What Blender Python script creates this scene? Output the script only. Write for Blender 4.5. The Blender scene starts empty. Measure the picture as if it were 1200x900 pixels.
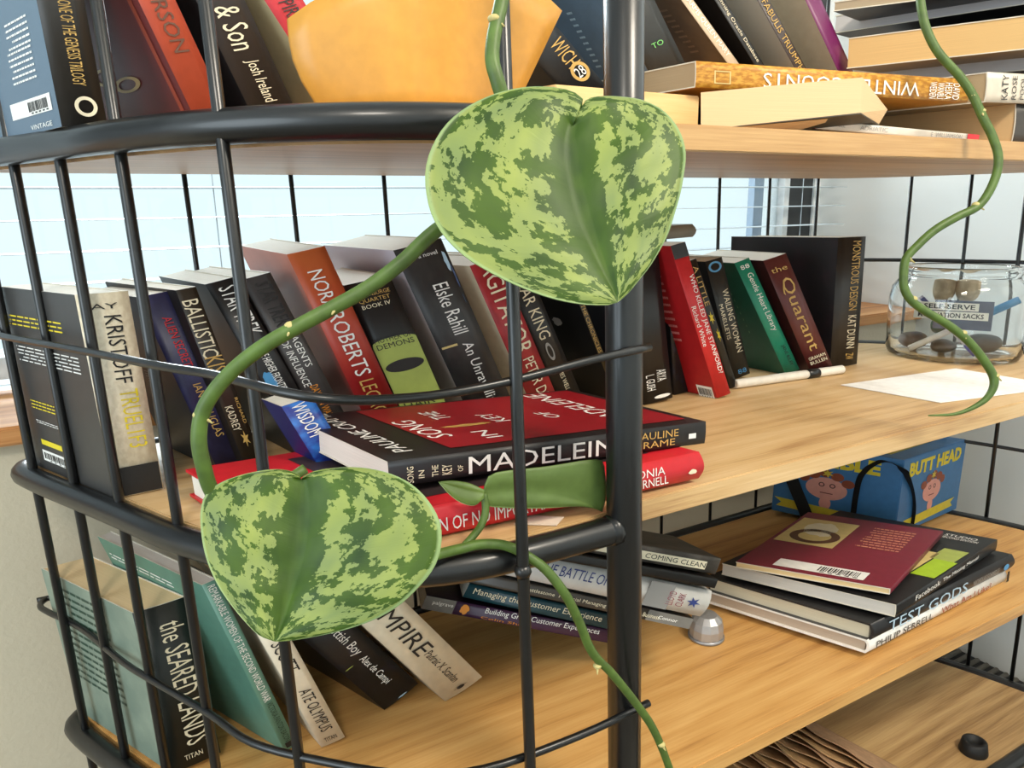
import bpy, bmesh, math, random
from mathutils import Vector, Matrix
random.seed(7)
SC = bpy.context.scene
COL = SC.collection

# ---------------------------------------------------------------- camera, world, lights
cam_data = bpy.data.cameras.new('camera')
cam_data.sensor_width = 36.0
cam_data.lens = 25.5
cam_data.clip_start = 0.01
cam = bpy.data.objects.new('camera', cam_data)
COL.objects.link(cam)
cam.matrix_world = Matrix(((0.872720, 0.128553, -0.470992, -0.351750), (-0.487904, 0.194905, -0.850860, -0.446711), (-0.017582, 0.972361, 0.232819, 0.250043), (0, 0, 0, 1)))
SC.camera = cam

SC.view_settings.view_transform = 'Standard'
SC.view_settings.look = 'None'
SC.view_settings.gamma = 1.0
SC.view_settings.use_curve_mapping = False
SC.view_settings.exposure = 0.0

world = bpy.data.worlds.new('daylight')
world.use_nodes = True
SC.world = world
bg = world.node_tree.nodes['Background']
bg.inputs['Color'].default_value = (0.78, 0.93, 0.97, 1)
bg.inputs['Strength'].default_value = 1.15


def area_light(name, loc, target, size, power, color):
    d = bpy.data.lights.new(name, 'AREA')
    d.shape = 'DISK'
    d.size = size
    d.energy = power
    d.color = color
    o = bpy.data.objects.new(name, d)
    COL.objects.link(o)
    o.location = loc
    o.rotation_euler = (Vector(target) - Vector(loc)).to_track_quat('-Z', 'Y').to_euler()
    return o


area_light('ceiling_lamp_light', (0.45, -1.0, 1.44), (0.35, -0.2, 0.0), 0.50, 34, (1.0, 0.90, 0.75))
area_light('ceiling_lamp_light', (-0.95, -1.1, 1.44), (-0.6, -0.3, 0.0), 0.40, 17, (1.0, 0.92, 0.80))
# daylight: open sky above the view through the window, and the room's glazed left side
area_light('sky_light', (0.0, 2.7, 1.35), (0.1, 0.3, 0.2), 1.1, 170, (0.86, 0.95, 1.0))
area_light('left_window_light', (-2.35, -0.5, 0.5), (0.0, 0.1, 0.1), 1.5, 26, (0.80, 0.92, 1.0))

# ---------------------------------------------------------------- colours and materials
PAL = dict(white=(236, 234, 228), cream=(226, 214, 184), ink=(24, 22, 22), gold=(196, 158, 84), yellow=(226, 204, 40),
           red=(196, 34, 44), grey=(150, 148, 146), skyblue=(70, 140, 190), orange=(222, 140, 40), brown=(92, 56, 36),
           olive=(160, 172, 84), paleblue=(170, 196, 214), slateblue=(64, 84, 124), straw=(208, 184, 120), pink=(214, 130, 130),
           wine=(122, 28, 52), greenpale=(120, 160, 110), crimson=(140, 18, 28), darkgrey=(60, 46, 46), darkgreen=(40, 66, 52),
           teal=(30, 84, 100), warmgrey=(108, 104, 98), navy=(34, 48, 108), rust=(150, 62, 38), lime=(160, 190, 40),
           pinkgold=(206, 140, 110), green=(120, 200, 110), tan=(130, 104, 78))


def lin(c):
    if isinstance(c, str):
        c = PAL[c]
    out = []
    for v in c[:3]:
        v = v / 255.0
        out.append(v / 12.92 if v <= 0.04045 else ((v + 0.055) / 1.055) ** 2.4)
    return tuple(out) + (1.0,)


MATS = {}


def new_mat(name):
    m = bpy.data.materials.new(name)
    m.use_nodes = True
    nt = m.node_tree
    return m, nt, nt.nodes['Principled BSDF']


def plain(color, rough=0.5, metal=0.0, vary=0.06, coat=0.0):
    """printed or painted surface: one colour with a faint procedural mottling"""
    key = ('p', str(color), rough, metal, vary, coat)
    if key in MATS:
        return MATS[key]
    m, nt, b = new_mat('surface')
    c = lin(color)
    tc = nt.nodes.new('ShaderNodeTexCoord')
    n = nt.nodes.new('ShaderNodeTexNoise')
    n.inputs['Scale'].default_value = 90
    n.inputs['Detail'].default_value = 3
    nt.links.new(tc.outputs['Object'], n.inputs['Vector'])
    r = nt.nodes.new('ShaderNodeValToRGB')
    r.color_ramp.elements[0].position = 0.3
    r.color_ramp.elements[1].position = 0.7
    r.color_ramp.elements[0].color = tuple(max(0, v * (1 - vary)) for v in c[:3]) + (1,)
    r.color_ramp.elements[1].color = tuple(min(1, v * (1 + vary)) for v in c[:3]) + (1,)
    nt.links.new(n.outputs['Fac'], r.inputs['Fac'])
    nt.links.new(r.outputs['Color'], b.inputs['Base Color'])
    b.inputs['Roughness'].default_value = rough
    b.inputs['Metallic'].default_value = metal
    b.inputs['Coat Weight'].default_value = coat
    b.inputs['Coat Roughness'].default_value = 0.16
    MATS[key] = m
    return m


def print_ramp(stops, rough=0.42, noise=0.12, scale=6.0):
    """printed colour blend along the height of a cover (UV v)"""
    key = ('r', str(stops), rough, noise, scale)
    if key in MATS:
        return MATS[key]
    m, nt, b = new_mat('printed_cover')
    tc = nt.nodes.new('ShaderNodeTexCoord')
    sep = nt.nodes.new('ShaderNodeSeparateXYZ')
    nt.links.new(tc.outputs['UV'], sep.inputs[0])
    n = nt.nodes.new('ShaderNodeTexNoise')
    n.inputs['Scale'].default_value = scale
    n.inputs['Detail'].default_value = 5
    nt.links.new(tc.outputs['UV'], n.inputs['Vector'])
    ma = nt.nodes.new('ShaderNodeMath')
    ma.operation = 'MULTIPLY_ADD'
    ma.inputs[1].default_value = noise * 2
    nt.links.new(n.outputs['Fac'], ma.inputs[0])
    ad = nt.nodes.new('ShaderNodeMath')
    ad.operation = 'SUBTRACT'
    ad.inputs[1].default_value = noise
    nt.links.new(sep.outputs['Y'], ad.inputs[0])
    nt.links.new(ad.outputs[0], ma.inputs[2])
    r = nt.nodes.new('ShaderNodeValToRGB')
    while len(r.color_ramp.elements) < len(stops):
        r.color_ramp.elements.new(0.5)
    for e, (p, c) in zip(r.color_ramp.elements, sorted(stops)):
        e.position = p
        e.color = lin(c)
    nt.links.new(ma.outputs[0], r.inputs['Fac'])
    nt.links.new(r.outputs['Color'], b.inputs['Base Color'])
    b.inputs['Roughness'].default_value = rough
    MATS[key] = m
    return m


def mottle(c1, c2, scale=5.0, rough=0.45, lo=0.42, hi=0.6):
    """two printed colours mixed by noise (cover artwork)"""
    key = ('m', str(c1), str(c2), scale, rough, lo, hi)
    if key in MATS:
        return MATS[key]
    m, nt, b = new_mat('printed_artwork')
    tc = nt.nodes.new('ShaderNodeTexCoord')
    n = nt.nodes.new('ShaderNodeTexNoise')
    n.inputs['Scale'].default_value = scale
    n.inputs['Detail'].default_value = 6
    nt.links.new(tc.outputs['UV'], n.inputs['Vector'])
    r = nt.nodes.new('ShaderNodeValToRGB')
    r.color_ramp.elements[0].position = lo
    r.color_ramp.elements[1].position = hi
    r.color_ramp.elements[0].color = lin(c1)
    r.color_ramp.elements[1].color = lin(c2)
    nt.links.new(n.outputs['Fac'], r.inputs['Fac'])
    nt.links.new(r.outputs['Color'], b.inputs['Base Color'])
    b.inputs['Roughness'].default_value = rough
    MATS[key] = m
    return m


def paper(c1=(222, 214, 196), dark=0.82, lines=160.0):
    """edge of a page block: fine sheet lines across the thickness (UV u)"""
    key = ('pg', str(c1), dark, lines)
    if key in MATS:
        return MATS[key]
    m, nt, b = new_mat('page_edges')
    tc = nt.nodes.new('ShaderNodeTexCoord')
    mp = nt.nodes.new('ShaderNodeMapping')
    mp.inputs['Scale'].default_value = (lines, 2.0, 1.0)
    nt.links.new(tc.outputs['UV'], mp.inputs['Vector'])
    n = nt.nodes.new('ShaderNodeTexNoise')
    n.inputs['Scale'].default_value = 1.0
    n.inputs['Detail'].default_value = 3
    nt.links.new(mp.outputs[0], n.inputs['Vector'])
    r = nt.nodes.new('ShaderNodeValToRGB')
    r.color_ramp.elements[0].position = 0.3
    r.color_ramp.elements[1].position = 0.7
    c = lin(c1)
    r.color_ramp.elements[0].color = tuple(v * dark for v in c[:3]) + (1,)
    r.color_ramp.elements[1].color = c
    nt.links.new(n.outputs['Fac'], r.inputs['Fac'])
    nt.links.new(r.outputs['Color'], b.inputs['Base Color'])
    b.inputs['Roughness'].default_value = 0.9
    MATS[key] = m
    return m


def wood(name, c_light, c_mid, c_dark, offset=(0, 0, 0), rough=0.45, grain=1.0):
    m, nt, b = new_mat(name)
    tc = nt.nodes.new('ShaderNodeTexCoord')
    mp = nt.nodes.new('ShaderNodeMapping')
    mp.inputs['Location'].default_value = offset
    mp.inputs['Scale'].default_value = (2.2 * grain, 16 * grain, 16 * grain)
    nt.links.new(tc.outputs['Object'], mp.inputs['Vector'])
    big = nt.nodes.new('ShaderNodeTexNoise')
    big.inputs['Scale'].default_value = 0.9
    big.inputs['Detail'].default_value = 3
    big.inputs['Distortion'].default_value = 1.2
    nt.links.new(mp.outputs[0], big.inputs['Vector'])
    wv = nt.nodes.new('ShaderNodeTexWave')
    wv.bands_direction = 'Y'
    wv.inputs['Scale'].default_value = 0.8
    wv.inputs['Distortion'].default_value = 9.0
    wv.inputs['Detail'].default_value = 3.0
    wv.inputs['Detail Scale'].default_value = 1.2
    nt.links.new(mp.outputs[0], wv.inputs['Vector'])
    mp2 = nt.nodes.new('ShaderNodeMapping')
    mp2.inputs['Scale'].default_value = (14, 420, 420)
    nt.links.new(tc.outputs['Object'], mp2.inputs['Vector'])
    fine = nt.nodes.new('ShaderNodeTexNoise')
    fine.inputs['Scale'].default_value = 1.0
    fine.inputs['Detail'].default_value = 4
    nt.links.new(mp2.outputs[0], fine.inputs['Vector'])
    mix = nt.nodes.new('ShaderNodeMix')
    mix.inputs['Factor'].default_value = 0.16
    nt.links.new(big.outputs['Fac'], mix.inputs[2])
    nt.links.new(wv.outputs['Fac'], mix.inputs[3])
    mix2 = nt.nodes.new('ShaderNodeMix')
    mix2.inputs['Factor'].default_value = 0.34
    nt.links.new(mix.outputs[0], mix2.inputs[2])
    nt.links.new(fine.outputs['Fac'], mix2.inputs[3])
    r = nt.nodes.new('ShaderNodeValToRGB')
    r.color_ramp.elements[0].position = 0.28
    r.color_ramp.elements[1].position = 0.66
    r.color_ramp.elements[0].color = lin(c_dark)
    r.color_ramp.elements[1].color = lin(c_light)
    e = r.color_ramp.elements.new(0.45)
    e.color = lin(c_mid)
    nt.links.new(mix2.outputs[0], r.inputs['Fac'])
    nt.links.new(r.outputs['Color'], b.inputs['Base Color'])
    b.inputs['Roughness'].default_value = rough
    bp = nt.nodes.new('ShaderNodeBump')
    bp.inputs['Strength'].default_value = 0.12
    bp.inputs['Distance'].default_value = 0.002
    nt.links.new(fine.outputs['Fac'], bp.inputs['Height'])
    nt.links.new(bp.outputs[0], b.inputs['Normal'])
    return m


def wall_paint(color, bump=0.25, scale=160):
    m, nt, b = new_mat('wall_paint')
    tc = nt.nodes.new('ShaderNodeTexCoord')
    n = nt.nodes.new('ShaderNodeTexNoise')
    n.inputs['Scale'].default_value = scale
    n.inputs['Detail'].default_value = 4
    nt.links.new(tc.outputs['Object'], n.inputs['Vector'])
    bp = nt.nodes.new('ShaderNodeBump')
    bp.inputs['Strength'].default_value = bump
    bp.inputs['Distance'].default_value = 0.003
    nt.links.new(n.outputs['Fac'], bp.inputs['Height'])
    nt.links.new(bp.outputs[0], b.inputs['Normal'])
    b.inputs['Base Color'].default_value = lin(color)
    b.inputs['Roughness'].default_value = 0.85
    return m


def glass(name, tint=(0.97, 0.99, 0.985), rough=0.0, ior=1.45):
    m, nt, b = new_mat(name)
    b.inputs['Base Color'].default_value = tint + (1,)
    b.inputs['Transmission Weight'].default_value = 1.0
    b.inputs['Roughness'].default_value = rough
    b.inputs['IOR'].default_value = ior
    return m


def pane_glass(name):
    m, nt, b = new_mat(name)
    out = nt.nodes['Material Output']
    tr = nt.nodes.new('ShaderNodeBsdfTransparent')
    tr.inputs['Color'].default_value = (0.97, 0.99, 0.99, 1)
    gl = nt.nodes.new('ShaderNodeBsdfGlossy')
    gl.inputs['Roughness'].default_value = 0.02
    fr = nt.nodes.new('ShaderNodeFresnel')
    fr.inputs['IOR'].default_value = 1.3
    mx = nt.nodes.new('ShaderNodeMixShader')
    nt.links.new(fr.outputs[0], mx.inputs[0])
    nt.links.new(tr.outputs[0], mx.inputs[1])
    nt.links.new(gl.outputs[0], mx.inputs[2])
    nt.links.new(mx.outputs[0], out.inputs['Surface'])
    nt.nodes.remove(b)
    return m


def leaf_material():
    """silver-splashed green: patches drawn out along the side veins, plain dark green rib, thin pale rim"""
    m, nt, b = new_mat('leaf_upper')
    L = nt.links.new
    tc = nt.nodes.new('ShaderNodeTexCoord')
    sep = nt.nodes.new('ShaderNodeSeparateXYZ')
    L(tc.outputs['UV'], sep.inputs[0])

    def noise(sx, sy, scale, detail, loc=0.0):
        mp = nt.nodes.new('ShaderNodeMapping')
        mp.inputs['Scale'].default_value = (sx, sy, 1)
        mp.inputs['Location'].default_value = (loc, loc * 0.7, 0)
        L(tc.outputs['UV'], mp.inputs['Vector'])
        n = nt.nodes.new('ShaderNodeTexNoise')
        n.inputs['Scale'].default_value = scale
        n.inputs['Detail'].default_value = detail
        n.inputs['Roughness'].default_value = 0.62
        L(mp.outputs[0], n.inputs['Vector'])
        return n

    def math_(op, a, bb=None, c=None):
        n = nt.nodes.new('ShaderNodeMath')
        n.operation = op
        for i, v in enumerate((a, bb, c)):
            if v is None:
                continue
            if isinstance(v, (int, float)):
                n.inputs[i].default_value = v
            else:
                L(v, n.inputs[i])
        return n.outputs[0]
    s = math_('ABSOLUTE', math_('SUBTRACT', sep.outputs['X'], 1.0))      # 0 at the rib, 1 at the rim
    patches = noise(4.4, 12.5, 1.0, 4.5)
    crumbs = noise(22.0, 50.0, 1.0, 3.0, 3.1)
    p = math_('ADD', patches.outputs['Fac'], math_('MULTIPLY', math_('SUBTRACT', crumbs.outputs['Fac'], 0.5), 0.30))
    # no silver on the rib
    ribfade = nt.nodes.new('ShaderNodeMapRange')
    ribfade.inputs['From Min'].default_value = 0.05
    ribfade.inputs['From Max'].default_value = 0.24
    ribfade.inputs['To Min'].default_value = -0.30
    ribfade.inputs['To Max'].default_value = 0.0
    L(s, ribfade.inputs['Value'])
    p = math_('ADD', p, ribfade.outputs[0])
    mask = nt.nodes.new('ShaderNodeValToRGB')
    mask.color_ramp.elements[0].position = 0.482
    mask.color_ramp.elements[1].position = 0.500
    L(p, mask.inputs['Fac'])
    # greens: darker outward, fresher towards the middle of the blade
    tone = noise(3.0, 4.0, 1.0, 2.0, 7.7)
    green = nt.nodes.new('ShaderNodeValToRGB')
    green.color_ramp.elements[0].position = 0.3
    green.color_ramp.elements[1].position = 0.72
    green.color_ramp.elements[0].color = lin((34, 58, 12))
    green.color_ramp.elements[1].color = lin((64, 90, 12))
    L(tone.outputs['Fac'], green.inputs['Fac'])
    silver = nt.nodes.new('ShaderNodeValToRGB')
    silver.color_ramp.elements[0].position = 0.3
    silver.color_ramp.elements[1].position = 0.7
    silver.color_ramp.elements[0].color = lin((108, 124, 72))
    silver.color_ramp.elements[1].color = lin((134, 146, 72))
    L(tone.outputs['Fac'], silver.inputs['Fac'])
    mix = nt.nodes.new('ShaderNodeMix')
    mix.data_type = 'RGBA'
    L(mask.outputs['Color'], mix.inputs['Factor'])
    L(green.outputs['Color'], mix.inputs[6])
    L(silver.outputs['Color'], mix.inputs[7])
    rim = nt.nodes.new('ShaderNodeMapRange')
    rim.inputs['From Min'].default_value = 0.965
    rim.inputs['From Max'].default_value = 0.985
    L(s, rim.inputs['Value'])
    mix2 = nt.nodes.new('ShaderNodeMix')
    mix2.data_type = 'RGBA'
    L(rim.outputs[0], mix2.inputs['Factor'])
    L(mix.outputs[2], mix2.inputs[6])
    mix2.inputs[7].default_value = lin((136, 160, 108))
    L(mix2.outputs[2], b.inputs['Base Color'])
    b.inputs['Roughness'].default_value = 0.5
    b.inputs['Specular IOR Level'].default_value = 0.3
    # fine side-vein relief
    wv = noise(3.0, 90.0, 1.0, 2.0, 1.3)
    bp = nt.nodes.new('ShaderNodeBump')
    bp.inputs['Strength'].default_value = 0.08
    bp.inputs['Distance'].default_value = 0.002
    L(wv.outputs['Fac'], bp.inputs['Height'])
    L(bp.outputs[0], b.inputs['Normal'])
    return m


# ---------------------------------------------------------------- object helpers
def tag(o, label=None, cat=None, group=None, kind=None):
    if label:
        o['label'] = label
    if cat:
        o['category'] = cat
    if group:
        o['group'] = group
    if kind:
        o['kind'] = kind
    return o


def empty(name, loc, label, cat, group=None):
    o = bpy.data.objects.new(name, None)
    COL.objects.link(o)
    o.location = loc
    o.empty_display_size = 0.01
    return tag(o, label, cat, group)


def link(name, bm, mats, parent=None, smooth=False, origin=None):
    """bmesh in world coordinates -> one mesh object, local to its parent's origin"""
    if origin is None:
        origin = Vector((0, 0, 0))
        p = parent
        while p is not None:
            origin = origin + Vector(p.location)
            p = p.parent
    origin = Vector(origin)
    bmesh.ops.translate(bm, verts=bm.verts, vec=-origin)
    me = bpy.data.meshes.new(name)
    bm.to_mesh(me)
    bm.free()
    for m in (mats if isinstance(mats, (list, tuple)) else [mats]):
        me.materials.append(m)
    if smooth:
        for p in me.polygons:
            p.use_smooth = True
    o = bpy.data.objects.new(name, me)
    COL.objects.link(o)
    if parent is not None:
        o.parent = parent
    else:
        o.location = origin
    return o


def V(*a):
    return Vector(a[0] if len(a) == 1 else a)


def prism(bm, base, up, mat=0):
    """closed solid: polygon base swept by vector up"""
    lo = [bm.verts.new(p) for p in base]
    hi = [bm.verts.new(V(p) + V(up)) for p in base]
    n = len(base)
    fs = [bm.faces.new(lo[::-1]), bm.faces.new(hi)]
    for i in range(n):
        fs.append(bm.faces.new((lo[i], lo[(i + 1) % n], hi[(i + 1) % n], hi[i])))
    for f in fs:
        f.material_index = mat
    return fs


def box_vec(bm, o, a, b, c, mat=0):
    o, a, b, c = V(o), V(a), V(b), V(c)
    return prism(bm, [o, o + a, o + a + b, o + b], c, mat)


def box(bm, lo, hi, mat=0):
    return box_vec(bm, lo, (hi[0] - lo[0], 0, 0), (0, hi[1] - lo[1], 0), (0, 0, hi[2] - lo[2]), mat)


def fix_normals(bm):
    bmesh.ops.recalc_face_normals(bm, faces=bm.faces)


def catmull(pts, n=6, closed=False):
    pts = [V(p) for p in pts]
    out = []
    m = len(pts)
    rng = m if closed else m - 1
    for i in range(rng):
        p1, p2 = pts[i], pts[(i + 1) % m]
        p0 = pts[i - 1] if (closed or i > 0) else p1 * 2 - p2
        p3 = pts[(i + 2) % m] if (closed or i + 2 < m) else p2 * 2 - p1
        for k in range(n):
            t = k / n
            out.append(0.5 * ((2 * p1) + (p2 - p0) * t + (2 * p0 - 5 * p1 + 4 * p2 - p3) * t * t + (3 * p1 - p0 - 3 * p2 + p3) * t ** 3))
    if not closed:
        out.append(pts[-1].copy())
    return out


def tube(bm, pts, r, seg=10, mat=0, closed=False, radii=None):
    pts = [V(p) for p in pts]
    n = len(pts)
    tang = []
    for i in range(n):
        if closed:
            t = pts[(i + 1) % n] - pts[i - 1]
        else:
            t = pts[min(i + 1, n - 1)] - pts[max(i - 1, 0)]
        tang.append(t.normalized())
    ref = Vector((0, 0, 1)) if abs(tang[0].z) < 0.9 else Vector((1, 0, 0))
    nrm = (ref - tang[0] * ref.dot(tang[0])).normalized()
    rings = []
    for i in range(n):
        nrm = (nrm - tang[i] * nrm.dot(tang[i])).normalized()
        bi = tang[i].cross(nrm)
        rr = radii[i] if radii else r
        rings.append([bm.verts.new(pts[i] + (nrm * math.cos(a) + bi * math.sin(a)) * rr)
                      for a in (2 * math.pi * k / seg for k in range(seg))])
    m = n if closed else n - 1
    for i in range(m):
        A, B = rings[i], rings[(i + 1) % n]
        for k in range(seg):
            f = bm.faces.new((A[k], A[(k + 1) % seg], B[(k + 1) % seg], B[k]))
            f.material_index = mat
            f.smooth = True
    if not closed:
        bm.faces.new(rings[0][::-1]).material_index = mat
        bm.faces.new(rings[-1]).material_index = mat


def lathe(bm, c, prof, seg=32, sx=1.0, sy=1.0, ang=0.0, mat=0):
    """profile [(r, z)] turned about the vertical through c"""
    ca, sa = math.cos(ang), math.sin(ang)
    rings = []
    for r, z in prof:
        if r < 1e-6:
            rings.append([bm.verts.new((c[0], c[1], c[2] + z))])
        else:
            ring = []
            for k in range(seg):
                a = 2 * math.pi * k / seg
                x, y = r * sx * math.cos(a), r * sy * math.sin(a)
                ring.append(bm.verts.new((c[0] + x * ca - y * sa, c[1] + x * sa + y * ca, c[2] + z)))
            rings.append(ring)
    for A, B in zip(rings, rings[1:]):
        for k in range(seg):
            k2 = (k + 1) % seg
            if len(A) == 1 and len(B) == 1:
                continue
            if len(A) == 1:
                f = bm.faces.new((A[0], B[k2], B[k]))
            elif len(B) == 1:
                f = bm.faces.new((A[k], A[k2], B[0]))
            else:
                f = bm.faces.new((A[k], A[k2], B[k2], B[k]))
            f.material_index = mat
            f.smooth = True


# ---------------------------------------------------------------- lettering
_font_obj = None


def text_polys(s, bold=0.0, shear=0.0):
    """outline faces of a string in unit square coordinates"""
    global _font_obj
    if _font_obj is None:
        cu = bpy.data.curves.new('lettering', 'FONT')
        _font_obj = bpy.data.objects.new('lettering', cu)
        COL.objects.link(_font_obj)
    cu = _font_obj.data
    cu.body = s
    cu.offset = bold
    cu.shear = shear
    cu.resolution_u = 2
    dg = bpy.context.evaluated_depsgraph_get()
    dg.update()
    ev = _font_obj.evaluated_get(dg)
    me = ev.to_mesh()
    vs = [v.co.copy() for v in me.vertices]
    fs = [tuple(p.vertices) for p in me.polygons]
    ev.to_mesh_clear()
    if not vs:
        return [], []
    x0, x1 = min(v.x for v in vs), max(v.x for v in vs)
    y0, y1 = min(v.y for v in vs), max(v.y for v in vs)
    return [((v.x - x0) / max(x1 - x0, 1e-6), (v.y - y0) / max(y1 - y0, 1e-6)) for v in vs], fs


class Face:
    """a flat side of a thing: point at (a, b) = o + a*u + b*v, n points outwards"""
    def __init__(self, o, u, v, n):
        self.o, self.u, self.v = V(o), V(u), V(v)
        self.n = V(n).normalized()

    def p(self, a, b, lift=0.0003):
        return self.o + self.u * a + self.v * b + self.n * lift


def put_faces(bm, F, pts, faces, lift, mat=0):
    vs = [bm.verts.new(F.p(a, b, lift)) for a, b in pts]
    for f in faces:
        try:
            g = bm.faces.new([vs[i] for i in f])
        except ValueError:
            continue
        g.material_index = mat
        g.normal_update()
        if g.normal.dot(F.n) < 0:
            g.normal_flip()


def text_on(parent, F, mode, s, color, a0, a1, b0, b1, name='title', bold=0.015, lift=0.0005, flip_x=False, shear=0.0):
    pts, fs = text_polys(s, bold, shear)
    out = []
    for x, y in pts:
        if mode == 'd':
            out.append((a0 + y * (a1 - a0), b1 - x * (b1 - b0)))
        elif mode == 'r':
            out.append((a1 - x * (a1 - a0), b1 - y * (b1 - b0)))
        else:
            xx = 1 - x if flip_x else x
            out.append((a0 + xx * (a1 - a0), b0 + y * (b1 - b0)))
    bm = bmesh.new()
    put_faces(bm, F, out, fs, lift)
    return link(name, bm, plain(color, 0.5), parent)


def shape_pts(kind, seed=0):
    rnd = random.Random(seed)
    if kind == 'rect':
        return [(0, 0), (1, 0), (1, 1), (0, 1)]
    if kind == 'arch':
        return [(0, 0), (1, 0), (1, 0.96)] + [(0.5 + 0.5 * math.cos(math.pi * k / 10), 0.96 + 0.04 * math.sin(math.pi * k / 10)) for k in range(1, 10)] + [(0, 0.94)]
    if kind == 'star':
        return [(0.5 + (0.5 if k % 2 == 0 else 0.2) * math.cos(math.pi * k / 6 + 0.4), 0.5 + (0.5 if k % 2 == 0 else 0.2) * math.sin(math.pi * k / 6 + 0.4)) for k in range(12)]
    if kind == 'blob':
        return [(0.5 + (0.34 + 0.16 * rnd.random()) * math.cos(2 * math.pi * k / 18), 0.5 + (0.34 + 0.16 * rnd.random()) * math.sin(2 * math.pi * k / 18)) for k in range(18)]
    return [(0.5 + 0.5 * math.cos(2 * math.pi * k / 28), 0.5 + 0.5 * math.sin(2 * math.pi * k / 28)) for k in range(28)]


def panel_on(parent, F, shape, color, name, a0, a1, b0, b1, lift=0.0003, mat=None):
    bm = bmesh.new()
    m = lambda q: (a0 + q[0] * (a1 - a0), b0 + q[1] * (b1 - b0))
    if shape in ('ring', 'frame'):
        P = shape_pts('disc' if shape == 'ring' else 'rect')
        k = 0.66 if shape == 'ring' else 0.84
        Q = [(0.5 + (x - 0.5) * k, 0.5 + (y - 0.5) * k) for x, y in P]
        n = len(P)
        put_faces(bm, F, [m(q) for q in P + Q], [(i, (i + 1) % n, n + (i + 1) % n, n + i) for i in range(n)], lift)
    else:
        P = shape_pts(shape, int(1000 * (a0 + b0 + b1)))
        if shape == 'star':
            P = [(0.5, 0.5)] + P
            fs = [(0, i, i % 12 + 1) for i in range(1, 13)]
        else:
            fs = [tuple(range(len(P)))]
        put_faces(bm, F, [m(q) for q in P], fs, lift)
    return link(name, bm, mat or plain(color, 0.45), parent)


def lines_on(parent, F, n, color, a0, a1, b0, b1, name='blurb_text'):
    """rows of small print, each row broken into word-long dashes"""
    rnd = random.Random(int((a0 + b0) * 9999) + n)
    bm = bmesh.new()
    step = (b1 - b0) / n
    for i in range(n):
        y = b1 - (i + 0.75) * step
        h = step * (0.34 if n > 1 else 0.9)
        x, end = a0, a1 - (a1 - a0) * (0.02 + 0.25 * rnd.random() * (i % 4 == 3))
        while x < end:
            w = (a1 - a0) * (0.05 + 0.11 * rnd.random())
            x2 = min(x + w, end)
            put_faces(bm, F, [(x, y), (x2, y), (x2, y + h), (x, y + h)], [(0, 1, 2, 3)], 0.0004)
            x = x2 + (a1 - a0) * 0.022
    return link(name, bm, plain(color, 0.5), parent)


def barcode_on(parent, F, a0, a1, b0, b1, name='barcode_label'):
    rnd = random.Random(int((a0 + b1) * 7777))
    bm = bmesh.new()
    put_faces(bm, F, [(a0, b0), (a1, b0), (a1, b1), (a0, b1)], [(0, 1, 2, 3)], 0.0004, 0)
    h = b1 - b0
    w = a1 - a0
    x = a0 + 0.08 * w
    hi = a0 + (0.52 if w > 0.5 else 0.92) * w
    while x < hi:
        d = w * (0.012 + 0.03 * rnd.random()) * (0.5 if w > 0.5 else 1)
        put_faces(bm, F, [(x, b0 + 0.22 * h), (x + d, b0 + 0.22 * h), (x + d, b0 + 0.8 * h), (x, b0 + 0.8 * h)], [(0, 1, 2, 3)], 0.0007, 1)
        x += d + w * (0.012 + 0.02 * rnd.random()) * (0.5 if w > 0.5 else 1)
    for k in range(5):
        xx = a0 + w * (0.12 + 0.15 * k) * (0.6 if w > 0.5 else 1)
        put_faces(bm, F, [(xx, b0 + 0.08 * h), (xx + w * 0.05, b0 + 0.08 * h), (xx + w * 0.05, b0 + 0.16 * h), (xx, b0 + 0.16 * h)], [(0, 1, 2, 3)], 0.0007, 1)
    return link(name, bm, [plain('white', 0.5), plain('ink', 0.5)], parent)


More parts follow.
